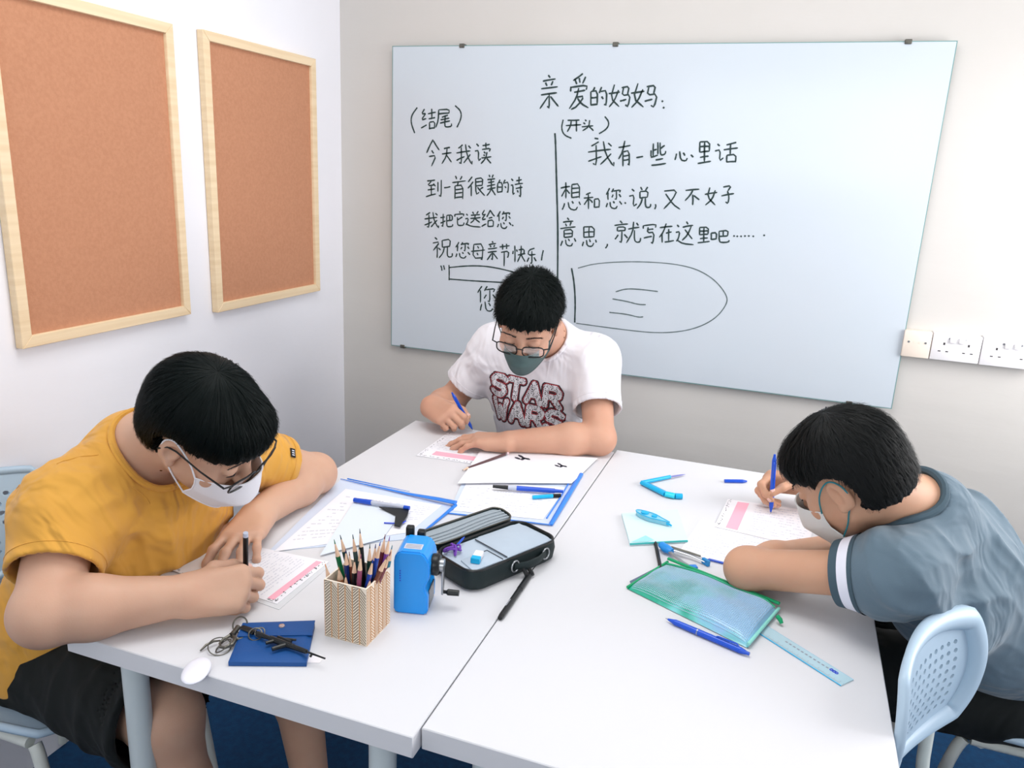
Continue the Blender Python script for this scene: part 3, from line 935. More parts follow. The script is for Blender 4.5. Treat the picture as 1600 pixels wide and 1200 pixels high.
# ---- boy in the white shirt, behind the tables, facing -Y
def boy_white():
    J = dict(hip=v3(.33, 1.50, .55), nb=v3(.365, 1.315, 1.015), Ls=v3(.50, 1.335, .955), Rs=v3(.195, 1.335, .955), hunch=.01,
             Lh=v3(.42, 1.45, .50), Rh=v3(.24, 1.45, .50), Lk=v3(.44, 1.10, .53), Rk=v3(.22, 1.10, .53))
    p = thing('person', 'boy in a white t-shirt, dark mask and glasses writing in front of the whiteboard', 'person', (.34, 1.46, 0))
    hd = Head((.380, 1.075, 1.098), (.109, -.86, -.51), (.984, .158, -.084), .972, 1.0)
    Re, Le = v3(.06, 1.32, .775), v3(.565, 1.175, .783)
    gq = ((.80, -.48, -.05), (-.20, -.62, .72), True, [(48, 60, 25), (56, 64, 28), (62, 70, 32), (66, 74, 34)], ((.55, .55, -.45), (.85, .10, -.50), (.85, -.25, -.45)), .98)
    Rw, Lw = grip((.11, 1.15, .782), *gq, GRIP_W), v3(.345, 1.068, .774)
    b = Blob()
    n, lat, sp = torso(b, J, 0, 1.0)
    hd.skin(b, J['nb'], .052)
    arm(b, J['Rs'], Re, Rw, .045, .042, .043, .028); arm(b, J['Ls'], Le, Lw, .046, .041, .043, .028)
    tips, nl = hand(b, Rw, (.80, -.48, -.05), (-.20, -.62, .72), True, [(48, 60, 25), (56, 64, 28), (62, 70, 32), (66, 74, 34)], 0,
                    ((.55, .55, -.45), (.85, .10, -.50), (.85, -.25, -.45)), .98)
    tl, nl2 = hand(b, Lw, (-.97, -.20, -.05), (-.02, -.06, 1), False, [(12, 22, 14), (10, 18, 12), (12, 20, 14), (14, 24, 18)], .10,
                   ((.6, .7, -.3), (.9, .35, -.2), (.95, .15, -.2)), 1.0)
    la, ra = v3(.44, 1.16, .09), v3(.22, 1.16, .09)
    leg(b, J['Lh'], J['Lk'], la, None); leg(b, J['Rh'], J['Rk'], ra, None)
    blob_object('body', b, .0028, M['skin_b'], p)
    hd.face_parts(p); add_nails(nl, p); add_nails(nl2, p)
    shoe(p, la, la+v3(0, -.1, 0)); shoe(p, ra, ra+v3(0, -.1, 0))
    sb = Blob(); torso(sb, J, .014, 1.02); cuts = []
    plain = Blob(); plain.p = list(sb.p)
    eR = sleeve(sb, cuts, J['Rs'], Re, .66, .064, .066); eL = sleeve(sb, cuts, J['Ls'], Le, .64, .066, .068)
    cuts.append((J['hip']-sp*.04, -sp, .6))
    sb.post.append(fold_post([(J['Ls']-sp*.12+v3(-.04, -.05, 0), (.9, .1, .4), 80, .0035, .11, 1.5), (J['Rs']-sp*.12+v3(.04, -.05, 0), (.9, -.1, -.5), 80, .0035, .11, 1.5),
                              ((J['hip']+J['nb'])/2+v3(0, -.1, .02), (.5, .2, .9), 45, .0035, .2, 2.0), (J['Rs']+(Re-J['Rs'])*.4, (.5, 0, .9), 85, .0025, .08, 1.2)], ((eR[0], .078), (eL[0], .078), (J['nb'], .085))))
    sb.post.append(cut_post(cuts))
    for e in (eR, eL): cuff_carve(sb, *e)
    nx = nrm(hd.p(0, -.03, -.05)-J['nb']); nx = nrm(nx*.6+v3(0, -.15, .5))
    nc = J['nb']+n*.02
    sb.cap(nc-nx*.01, nc+nx*.16, .066, .076, .004, -1)
    o, bvh = finish_shirt(p, sb, M['white_cotton'], .0036)
    seam_tube('collar', ring_on(plain, nc, nx, .069, lat), .0058, M['white_cotton'], p, True, 8)
    for e in (eR, eL):
        u = nrm(np.cross(e[1], lat+v3(0, 0, .3))); w_ = np.cross(e[1], u); c = e[0]-e[1]*.018
        pts = [c+(u*math.cos(a)+w_*math.sin(a))*e[2]*1.02 for a in np.linspace(0, 2*PI, 40, endpoint=False)]
        seam_tube('cuff_seam', surf_line(bvh, pts, .0003), .0008, M['white_cotton'], p, True)
    shirt_print(p, bvh)
    shorts(p, J, n, lat, sp, M['black_cloth'], 1.0, .80)
    hb = hair_blob(hd, .052, .010, -.055, 1.0, .004, 3, .0030)
    ho, hv, hf = blob_object('hair', hb, .0028, M['hair'], p, relax=0)
    hair_strands(hd, (hv, hf), 3600, .030, .010, 9, M['hair'], side=.03, hairline=.042, w=.0011, parent=p)
    glasses(hd, p, M['black'], .0016, .027, .017, -.002, .110)
    face_mask(hd, p, M['mask_grey'], 'flat', M['mask_grey'], b)
    PEN_GRIPS['white'] = tips
    return p

# lettering on the white shirt: thick strokes laid over the cloth as a fine grid of faces
LET = {'S': [[(1, .86), (.75, 1), (.25, 1), (.03, .80), (.12, .58), (.85, .44), (.97, .22), (.75, 0), (.25, 0), (0, .14)]],
       'T': [[(0, 1), (1, 1)], [(.5, 1), (.5, 0)]], 'A': [[(0, 0), (.5, 1), (1, 0)], [(.22, .38), (.78, .38)]],
       'R': [[(0, 0), (0, 1), (.7, 1), (.95, .8), (.9, .6), (.65, .48), (0, .48)], [(.5, .48), (1, 0)]],
       'W': [[(0, 1), (.27, 0), (.5, .62), (.73, 0), (1, 1)]]}
def shirt_print(p, bvh):
    W_, H_ = .232, .128
    C0 = v3(.322, 1.205, .842); ax = v3(1, 0, -.09); ay = v3(.03, .28, 1); ax = nrm(ax); ay = nrm(ay-ax*(ay@ax)); nz = np.cross(ax, ay)
    segs = []
    for row, (word, y0, hh) in enumerate((('STAR', .56, .40), ('WARS', .03, .40))):
        x = .05 if row == 0 else .07; wl = .175
        for ch in word:
            ww = wl*(1.15 if ch == 'W' else 1)
            for st in LET[ch]:
                q = [((x+a*ww)*W_, (y0+c*hh)*H_) for a, c in st]
                segs += list(zip(q[:-1], q[1:]))
            x += ww+.062
    segs = np.array(segs)
    nx_, ny_ = 190, 118
    X, Y = np.meshgrid(np.linspace(-.01, W_*1.03, nx_), np.linspace(-.012, H_*1.06, ny_), indexing='ij')
    Pq = np.stack([X, Y], -1)
    d = np.full(X.shape, 9.)
    for a, c in segs:
        ba = c-a; t = np.clip(((Pq-a)@ba)/(ba@ba+1e-12), 0, 1); d = np.minimum(d, np.linalg.norm(Pq-a-t[..., None]*ba, axis=-1))
    arc = np.maximum(0, .5-abs((X/W_)-.5))*0
    vid = {}; m = MB()
    def vert(i, j):
        if (i, j) not in vid:
            x, y = X[i, j]-W_/2, Y[i, j]-H_/2
            o = C0+ax*x+ay*y+nz*.15
            h = bvh.ray_cast(Vector(o), Vector(-nz), .4)
            q = np.array(h[0])+np.array(h[1])*.0009 if h[0] is not None else None
            vid[(i, j)] = (len(m.v) if q is not None else None)
            if q is not None: m.v.append(tuple(q))
        return vid[(i, j)]
    rs = np.random.RandomState(4)
    hatch = np.sin(X*430+4*np.sin(Y*220))*np.sin(Y*520+5*np.sin(X*240)+1)
    for i in range(nx_-1):
        for j in range(ny_-1):
            dd = d[i, j]; hval = hatch[i, j]
            if dd > .0140: continue
            mi = 0 if dd > .0108 else (1 if dd > .0088 else (0 if dd > .0080 else (0 if hval > .46 else (3 if hval > .38 else 2))))
            q = [vert(i, j), vert(i+1, j), vert(i+1, j+1), vert(i, j+1)]
            if None in q: continue
            m.f.append(tuple(q)); m.mi.append(mi)
    o = m.build('chest_lettering', None, p, world=True, smooth=180,
                mats=[mat('print_black_ink', S(38, 34, 40), .8), mat('print_red_ink', S(168, 50, 62), .8), mat('print_white_ink', S(226, 226, 232), .8), mat('print_grey_ink', S(150, 150, 158), .8)])
    o['label'] = 'black and white lettering with red outline'
boy_white()

# ---- boy in the slate shirt, right side of the tables, facing -X
def boy_slate():
    J = dict(hip=v3(1.60, .95, .50), nb=v3(1.265, .665, .922), Ls=v3(1.215, .505, .862), Rs=v3(1.345, .785, .842), hunch=0,
             Lh=v3(1.52, .82, .50), Rh=v3(1.56, 1.0, .50), Lk=v3(1.12, .75, .53), Rk=v3(1.16, 1.0, .53))
    p = thing('person', 'boy in a slate grey jersey bent low over the right table', 'person', (1.55, .9, 0))
    hd = Head((1.129, .607, .982), (-.71, .42, -.565), (-.373, -.80, -.30), .930, 1.0)
    Le, Re = v3(.985, .580, .785), v3(1.24, .99, .79)
    gq = ((-.93, -.32, .02), (-.25, .72, .64), True, [(46, 60, 25), (54, 64, 28), (62, 70, 32), (66, 74, 34)], ((.55, .55, -.45), (.85, .10, -.50), (.85, -.25, -.45)), .95)
    Lw, Rw = v3(1.135, .760, .776), grip((1.07, .975, .785), *gq, (1.017, .957, .786))
    b = Blob()
    n, lat, sp = torso(b, J, 0, .84)
    hd.skin(b, J['nb'], .050)
    arm(b, J['Ls'], Le, Lw, .038, .035, .035, .025); arm(b, J['Rs'], Re, Rw, .038, .034, .034, .024)
    tips, nl = hand(b, Rw, (-.93, -.32, .02), (-.25, .72, .64), True, [(46, 60, 25), (54, 64, 28), (62, 70, 32), (66, 74, 34)], 0,
                    ((.55, .55, -.45), (.85, .10, -.50), (.85, -.25, -.45)), .95)
    tl, nl2 = hand(b, Lw, (.80, .55, 0), (0, 0, 1), False, [(20, 30, 20)]*4, .05, None, .95)
    la, ra = v3(1.2, .78, .09), v3(1.24, 1.02, .09)
    leg(b, J['Lh'], J['Lk'], la, None, .075); leg(b, J['Rh'], J['Rk'], ra, None, .075)
    blob_object('body', b, .0026, M['skin_c'], p)
    hd.face_parts(p); add_nails(nl, p)
    shoe(p, la, la+v3(-.1, 0, 0)); shoe(p, ra, ra+v3(-.1, 0, 0))
    sb = Blob(); torso(sb, J, .016, .89); cuts = []
    plain = Blob(); plain.p = list(sb.p)
    eL = sleeve(sb, cuts, J['Ls'], Le, .36, .058, .053); eR = sleeve(sb, cuts, J['Rs'], Re, .6, .056, .054)
    cuts.append((J['hip']-sp*.05, -sp, .6))
    sb.post.append(fold_post([(J['Ls']+v3(.08, .02, -.02), (.5, .2, .8), 70, .0045, .12, 1.8), (J['nb']+v3(.12, .02, -.06), (.3, .9, .2), 60, .004, .14, 1.6),
                              ((J['hip']+J['nb'])/2, (.5, .5, .6), 42, .0055, .22, 2.0), (J['Ls']+v3(-.02, -.03, .03), (.7, -.3, .5), 80, .003, .08, 1.2)], ((eL[0], .062), (eR[0], .066), (J['nb'], .08))))
    sb.post.append(cut_post(cuts))
    for e in (eL, eR): cuff_carve(sb, *e)
    nx = nrm(hd.p(0, -.04, -.05)-J['nb']); nx = nrm(nx+v3(-.1, 0, .1))
    nc = J['nb']+n*.005
    sb.cap(nc-nx*.01, nc+nx*.16, .064, .074, .004, -1)
    o, bvh = finish_shirt(p, sb, M['slate'], .0036)
    seam_tube('collar', ring_on(plain, nc, nx, .067, lat), .0075, M['slate_dark'], p, True, 8)
    # cuff band with a white stripe
    for nm, mt, t0, t1, k in (('cuff_band', M['slate_dark'], .000, .014, 1.04), ('cuff_stripe', M['stripe'], .014, .031, 1.035), ('cuff_band', M['slate_dark'], .031, .038, 1.03)):
        for e in (eL,):
            u = nrm(np.cross(e[1], v3(0, 0, 1))); w_ = np.cross(e[1], u); m = MB(); vs_ = []; nr = 48; ns = 4
            for i in range(ns):
                c = e[0]-e[1]*(t0+(t1-t0)*i/(ns-1))
                for q in range(nr):
                    a = 2*PI*q/nr; dd = u*math.cos(a)+w_*math.sin(a)
                    hit = bvh.ray_cast(Vector(c+dd*.11), Vector(-dd), .1)
                    rr = (Vector(c)-hit[0]).length if hit[0] is not None else e[2]
                    rr = min(rr, e[2]*1.25)
                    vs_.append(c+dd*(rr+.0022))
            m.add(vs_, [(i*nr+q, i*nr+(q+1) % nr, (i+1)*nr+(q+1) % nr, (i+1)*nr+q) for i in range(ns-1) for q in range(nr)])
            oo = m.build(nm, mt, p, world=True, smooth=180)
            if nm == 'cuff_stripe': oo['label'] = 'white stripe round the sleeve cuff'
    shorts(p, J, n, lat, sp, M['black_cloth'], .95, .8)
    hb = hair_blob(hd, .050, -.004, -.058, .99, .006, 7, .0026)
    ho, hv, hf = blob_object('hair', hb, .0028, M['hair_brown'], p, relax=0)
    hair_strands(hd, (hv, hf), 3600, .055, .007, 15, M['hair_brown'], side=.03, hairline=.036, w=.0010, parent=p)
    face_mask(hd, p, M['mask_cream'], 'fold', M['teal_cord'], b)
    PEN_GRIPS['slate'] = tips
    return p
boy_slate()
# ------------------------------------------------------------------ handwriting on the board
CO = Vector((.9885, -.7817, 1.4606))
def ray(x, y): return CM @ Vector(((x-800)/1216.6, (600-y)/1216.6, -1))
def T(x, y, z=TZ):
    d = ray(x, y); p = CO+d*((z-CO.z)/d.z); return Vector((p.x, p.y, z))
def atY(x, y, Y):
    d = ray(x, y); return CO+d*((Y-CO.y)/d.y)
G = {
'亲': "48,0 58,8;20,18 85,12;34,22 42,32;70,18 62,30;12,40 95,34;10,58 92,52;52,54 52,98 42,90;48,62 5,98;58,62 98,92",
'爱': "70,0 20,20;30,14 40,30;52,12 56,26;85,8 68,28;10,36 8,50;10,38 92,32 86,46;25,52 82,46;50,40 38,68 2,98;38,66 78,62 40,92 10,100;42,68 62,84 98,96",
'的': "28,0 18,20;8,22 8,92;8,22 44,18 42,88;10,52 40,50;8,88 42,84;66,0 52,30;60,22 94,16 90,90 78,84;66,46 76,58",
'妈': "26,0 8,60 46,96;44,24 26,70 2,98;0,40 50,32;58,14 92,8 84,44;66,16 60,48 98,42 86,98 74,88;50,72 80,64",
'结': "26,0 6,26 34,22;34,22 4,54 38,46;4,92 42,76;48,24 100,16;74,0 74,44;54,48 96,42;58,64 58,98;58,64 94,60 90,94;58,94 92,90",
'尾': "18,6 84,2 82,24;18,26 84,22;18,6 16,60 0,98;76,32 36,44;30,58 84,48;26,74 90,62;58,38 54,88 66,96 98,92 98,76",
'今': "52,0 2,50;52,4 98,40;40,40 56,52;20,64 76,58 38,100",
'天': "22,18 82,12;4,48 98,40;54,14 46,60 2,100;50,54 98,92",
'我': "40,4 12,20;0,42 88,32;30,16 32,92 18,84;0,76 52,58;58,2 66,50 98,98 98,78;88,48 46,88;76,8 90,20",
'读': "8,6 24,18;0,40 24,36 20,88 36,74;46,14 90,8;66,0 66,26;42,32 96,26 86,42;54,42 62,50;52,56 60,62;40,72 100,66;72,44 66,74 36,100;70,74 98,98",
'到': "8,6 58,2;34,8 10,34 56,28;46,20 60,36;12,56 56,50;34,34 34,86;2,94 62,78;74,12 74,66;94,0 94,96 80,86",
'一': "0,60 100,40",
'首': "24,0 34,14;72,0 58,16;2,28 98,20;46,24 40,40;22,42 22,98;22,42 80,38 78,98;24,58 76,54;24,74 76,70;24,92 76,88",
'很': "26,0 2,28;30,26 0,60;20,46 20,98;46,10 86,6 84,46;46,28 84,24;46,48 84,44;46,10 46,92 66,78;90,54 68,66;56,54 98,96",
'美': "28,0 38,12;72,0 60,14;10,24 90,18;16,38 84,32;6,54 94,46;50,18 50,52;8,70 96,62;52,52 44,76 4,100;52,68 96,98",
'诗': "6,10 20,20;0,42 20,38 16,88 32,76;44,20 92,14;68,0 68,34;34,38 100,32;40,56 98,50;82,40 82,98 68,88;52,64 60,76",
'把': "0,28 38,22;22,0 22,94 8,84;0,66 40,50;50,12 94,8 92,48;72,12 72,48;50,50 92,46;50,12 50,84 60,94 96,90 98,74",
'它': "48,0 56,12;10,20 8,36;10,22 92,16 84,32;76,38 34,58;32,38 32,84 44,94 86,92 90,74",
'送': "48,4 56,16;84,0 74,16;36,26 96,20;32,44 100,38;66,22 58,54 34,72;64,46 96,68;6,16 16,26;0,46 20,42 14,70 2,82;8,78 40,92 100,96",
'给': "24,0 4,28 30,26;32,22 2,58 34,50;2,92 38,78;68,0 40,40;70,4 100,36;56,46 84,42;50,60 50,96;50,60 90,56 88,94;50,92 88,90",
'您': "26,0 4,32;16,20 16,56;50,2 38,20;46,14 92,8 84,20;66,14 66,54 56,50;46,30 38,44;82,28 94,42;12,70 4,90;28,66 32,92 60,98 72,84;46,62 54,72;84,62 98,78",
'祝': "14,0 26,10;4,26 40,20 6,62;24,42 24,98;30,50 42,60;50,14 50,48;50,14 90,8 86,44;52,46 86,42;60,48 54,74 34,98;76,46 74,84 82,94 98,90 100,74",
'母': "20,8 12,88 84,84;20,10 86,6 78,98 68,92;0,50 100,42;46,20 54,34;42,58 50,72",
'节': "4,14 96,8;32,0 32,26;68,0 66,24;16,38 88,32 82,62 72,58;46,36 46,100",
'快': "4,30 0,50;18,0 18,98;28,24 34,36;46,26 90,20 88,52;40,56 100,48;68,0 66,50 38,98;66,52 98,96",
'乐': "84,0 28,10 20,44 92,38;56,18 56,98 42,90;30,58 8,86;76,56 98,80",
'开': "12,6 90,2;0,48 100,40;36,6 32,52 8,100;70,4 70,98",
'头': "26,0 38,12;14,26 28,38;0,62 96,54;64,4 58,60 6,98;60,62 98,98",
'有': "0,26 96,18;52,0 34,44 2,72;38,44 38,100;38,44 86,38 86,98 74,90;40,60 84,56;40,76 84,72",
'些': "16,6 14,60;16,34 40,30;2,34 2,62;0,64 46,54;44,0 44,52;90,14 62,28;60,2 60,50 72,56 94,50 96,38;30,76 80,70;2,98 98,90",
'心': "10,30 2,90;26,8 32,88 58,98 66,70;44,20 54,50;84,40 98,62",
'里': "16,2 16,50;16,2 90,0 86,46;16,24 86,22;18,48 86,44;52,2 50,92;18,72 84,66;0,98 100,88",
'话': "12,8 22,18;0,42 24,36 20,90 38,74;94,2 50,14;38,36 100,28;68,10 66,58;52,62 52,98;52,62 92,58 90,96;52,94 90,92",
'想': "0,20 48,14;26,0 26,58;26,24 4,50;30,26 46,40;56,8 56,56;56,8 96,4 94,56;58,22 94,20;58,38 94,34;58,54 94,50;20,74 8,98;38,70 44,94 76,100 86,86;56,66 64,76;92,68 100,80",
'和': "44,0 14,12;0,32 60,26;30,8 30,96;28,36 2,70;34,38 56,58;66,38 66,88;66,38 98,34 96,86;66,84 96,82",
'说': "12,10 24,20;0,42 24,36 18,88 36,76;52,0 60,14;86,0 74,16;50,22 50,52;50,22 88,18 84,48;52,50 84,46;60,52 54,76 36,98;74,50 74,84 82,94 98,90 100,76",
'又': "6,8 84,2 54,50 4,96;16,22 56,72 100,98",
'不': "4,10 98,2;56,8 36,38 0,72;54,34 54,98;60,40 98,66",
'女': "40,0 20,52 84,98;84,14 60,66 4,98;0,38 100,28",
'子': "14,8 80,0 50,30;50,30 62,60 52,94 34,84;0,54 100,42",
'意': "46,0 56,8;18,16 84,12;34,20 40,30;70,16 62,28;2,38 98,32;26,44 26,70;26,44 78,40 76,68;28,56 76,54;28,69 76,66;16,80 4,98;34,76 40,96 70,100 80,88;52,74 60,82;88,72 98,84",
'思': "10,2 10,54;10,2 86,0 82,52;12,28 82,26;12,53 82,50;48,2 48,52;8,74 0,96;28,66 34,94 70,98 80,80;50,62 58,76;92,64 100,78",
'就': "22,0 30,10;0,20 52,14;12,28 12,46;12,28 42,26 40,44;14,45 40,43;28,46 28,96 18,88;14,60 2,80;38,58 50,76;52,36 96,28;74,4 70,50 46,96;76,40 76,84 84,94 98,92 100,74;84,8 92,20",
'写': "4,6 0,24;4,8 98,0 90,18;36,16 30,44 82,40 72,98 58,88;40,28 76,24;4,68 66,60",
'在': "4,22 90,14;48,0 30,42 0,72;20,48 20,98;44,50 86,44;64,28 64,88;36,94 100,86",
'这': "60,0 68,12;38,24 98,16;86,20 64,58 34,80;50,34 92,74;8,14 18,24;0,46 22,42 14,72 2,84;8,80 40,94 100,98",
'吧': "0,20 0,74;0,20 30,16 28,70;2,70 28,66;44,6 92,0 90,44;66,6 66,44;44,46 90,42;44,6 44,84 56,96 94,92 98,76",
'你': "28,0 4,40;18,24 18,100;54,0 40,30;48,22 96,14 86,36;68,24 68,96 56,88;50,52 38,76;82,50 98,74",
}
def par(s): return [[tuple(float(c) for c in q.split(',')) for q in st.split()] for st in s.split(';')]
def chaikin(p, n=2):
    for _ in range(n):
        if len(p) < 3: return p
        o = [p[0]]
        for a, b in zip(p[:-1], p[1:]):
            o += [(a[0]*.75+b[0]*.25, a[1]*.75+b[1]*.25), (a[0]*.25+b[0]*.75, a[1]*.25+b[1]*.75)]
        o.append(p[-1]); p = o
    return p
_r = random.Random(8)
def ink_strip(m, px, w):
    """one pen stroke: photo-plane points dropped on the board face, drawn as a thin strip of ink w metres wide"""
    P = [atY(x, y, BY-.0007) for x, y in px]; n = len(P); vs_ = []
    for i, p in enumerate(P):
        t = P[min(i+1, n-1)]-P[max(i-1, 0)]; t.y = 0; t.normalize(); s = Vector((-t.z, 0, t.x))
        ww = w*.5*(1.0 if 0 < i < n-1 else .75)*_r.uniform(.85, 1.12)
        if i == n-1: ww *= .7
        vs_ += [p+s*ww, p-s*ww]
    m.add(vs_, [(2*i, 2*i+1, 2*i+3, 2*i+2) for i in range(n-1)])
def glyphs(items, w=.0052, mat_=None, extra=()):
    m = MB()
    for ch, x0, x1, y0, y1 in items:
        for st in par(G[ch]):
            px = [(x0+a/100*(x1-x0)+_r.uniform(-.25, .25), y0+b/100*(y1-y0)+_r.uniform(-.25, .25)) for a, b in st]
            if len(px) == 2:
                a, b = px; px = [a, ((a[0]+b[0])/2+_r.uniform(-.5, .5), (a[1]+b[1])/2+_r.uniform(-.5, .5)), b]
            ink_strip(m, chaikin(px, 1), w)
    for st in extra:
        q = par(st)
        for s_ in q: ink_strip(m, chaikin(s_, 3), w)
    o = m.build('handwriting', mat_ or M['ink'], wb, world=True, smooth=0); o['kind'] = 'stuff'
    return o
def dot(x, y, r=1.1): return f"{x-r},{y-r*.6} {x},{y+.2} {x+r},{y+r}"
glyphs([('亲', 842, 873, 117, 171), ('爱', 889, 920, 115, 171), ('的', 921, 950, 136, 168), ('妈', 951, 986, 132, 168), ('妈', 986, 1028, 130, 169)], .0056, extra=[dot(1035, 158), dot(1037, 168)])
glyphs([('结', 657, 681, 170, 203), ('尾', 681, 706, 170, 200)], .0050, extra=["652,168 643,180 642,192 648,208", "711,165 720,173 721,184 714,199"])
glyphs([('今', 666, 687, 218, 260), ('天', 690, 706, 227, 256), ('我', 713, 738, 225, 259), ('读', 742, 768, 223, 256)])
glyphs([('到', 665, 691, 281, 309), ('一', 694, 704, 288, 297), ('首', 706, 728, 275, 312), ('很', 731, 758, 276, 307), ('美', 760, 775, 273, 306), ('的', 776, 796, 281, 303), ('诗', 798, 817, 276, 309)], .0050)
glyphs([('我', 663, 686, 331, 358), ('把', 688, 708, 334, 356), ('它', 709, 727, 330, 354), ('送', 727, 751, 330, 356), ('给', 752, 773, 328, 356), ('您', 776, 799, 330, 358)], .0050, extra=[dot(801, 352)])
glyphs([('祝', 675, 707, 371, 404), ('您', 711, 735, 378, 404), ('母', 736, 758, 379, 407), ('亲', 760, 778, 377, 407), ('节', 780, 797, 381, 416), ('快', 801, 821, 384, 410), ('乐', 822, 838, 388, 413)], .0050, extra=["849,391 847,399 846,407", dot(844, 420), "688.5,415 690,418 690.5,423", "693,414.5 694,418 694.5,421.5"])
glyphs([], .0046, M['ink'], extra=["701.5,414 702,426 701.7,438", "702,418 733,415 763,416 800,424 820,432", "702,436 740,439 780,441 810,443"])
glyphs([('你', 745, 775, 447, 473), ('心', 750, 780, 470, 487)], .0050)
glyphs([], .0064, M['ink'], extra=["867,208 868,222 869,260 870,300 871.5,350 871.5,400 871,446"])
glyphs([('开', 884, 908, 187, 206), ('头', 909, 928, 187, 205)], .0048, extra=["880,187 877,200 881,211 893,216", "945,182 952,191 949,201 936,209"])
glyphs([('我', 919, 960, 220, 262), ('有', 966, 986, 220, 260), ('一', 994, 1005, 240, 251), ('些', 1017, 1041, 222, 259), ('心', 1054, 1084, 235, 252), ('里', 1090, 1111, 221, 256), ('话', 1117, 1153, 222, 255)], .0052, extra=["929,216 932,216.5 935,217"])
glyphs([('想', 876, 907, 285, 329), ('和', 912, 937, 301, 328), ('您', 946, 972, 294, 327), ('说', 983, 1017, 292, 327), ('又', 1036, 1063, 296, 328), ('不', 1070, 1093, 295, 321), ('女', 1101, 1121, 293, 321), ('子', 1127, 1147, 290, 320)], .0050, extra=["1024,319 1025,322 1023,327", dot(977, 317)])
glyphs([('意', 875, 900, 340, 385), ('思', 910, 932, 354, 386), ('就', 960, 1001, 345, 381), ('写', 1005, 1026, 350, 382), ('在', 1030, 1053, 349, 380), ('这', 1056, 1084, 346, 383), ('里', 1090, 1109, 355, 380), ('吧', 1111, 1140, 360, 380)], .0050, extra=["949,381 949,384 946,388"]+[dot(x, y, 1) for x, y in ((1147, 368.5), (1152, 369), (1158, 369), (1164, 368.5), (1170, 368.5), (1177, 369), (1194, 367.5))])
glyphs([], .0032, M['ink_thin'], extra=["903,419 932,411 1000,408 1072,414 1112,432 1136,460 1136,476 1116,500 1080,516 1032,521 980,516 900,505"])
glyphs([], .0056, M['ink'], extra=["893,419 897,440 899,470 898,504"])
glyphs([], .0040, M['ink_thin'], extra=["962,456 978,451 1000,452 1028,455.5", "957,467 980,471 998,476 1009,476", "952,488 980,491 998,496 1005,495"])

# ------------------------------------------------------------------ socket plates on the back wall
def plate(name, label, x0, x1, z0, z1, double, cream=False):
    t = thing(name, label, 'socket', ((x0+x1)/2, YB, (z0+z1)/2), 0, 'electrical plates on the back wall')
    w = (x1-x0)/2; h = (z1-z0)/2; m_ = M['socket_cream'] if cream else M['socket']
    MB().box((-w+.001, -.024, -h+.001), (w-.001, -.0005, h-.001), .001, 1).build('back_box', m_, t)
    MB().box((-w, -.033, -h), (w, -.024, h), .003, 2).build('face_plate', m_, t)
    if double:
        for sx in (-1, 1):
            cx = sx*w*.5
            for a, b in (((cx-.0025, .0065), (cx+.0025, .0135)), ((cx-.0135, -.014), (cx-.0065, -.011)), ((cx+.0065, -.014), (cx+.0135, -.011))):
                MB().box((a[0], -.0334, a[1]), (b[0], -.0328, b[1])).build('pin_hole', M['dark'], t)
            c = sx*.012
            MB().box((c-.008, -.039, .014), (c+.008, -.033, .030), .002, 2, Matrix.Translation((0, 0, 0))).build('rocker_switch', M['socket'], t)
    for sx in ((-1, 1) if not double else (-.40, .40)):
        q = MB().cyl((sx*w*(.60 if not double else .75), -.0338, .006 if not double else .026), (sx*w*(.60 if not double else .75), -.0325, .006 if not double else .026), .0032, n=14)
        q.build('screw', M['steel'], t)
    if not double:
        for sx in (-.2, .2): MB().cyl((sx*w, -.0336, .006), (sx*w, -.0325, .006), .0036, n=14).build('blank_cap', m_, t)
plate('blank_plate', 'cream blank plate beside the whiteboard edge, smallest of the plates', 1.333, 1.408, .986, 1.066, False, True)
plate('double_socket', 'white double socket with two switches next to the cream plate', 1.410, 1.538, .986, 1.066, True)
plate('double_socket', 'white double socket cut off by the right edge of the photo', 1.540, 1.690, .985, 1.067, True)

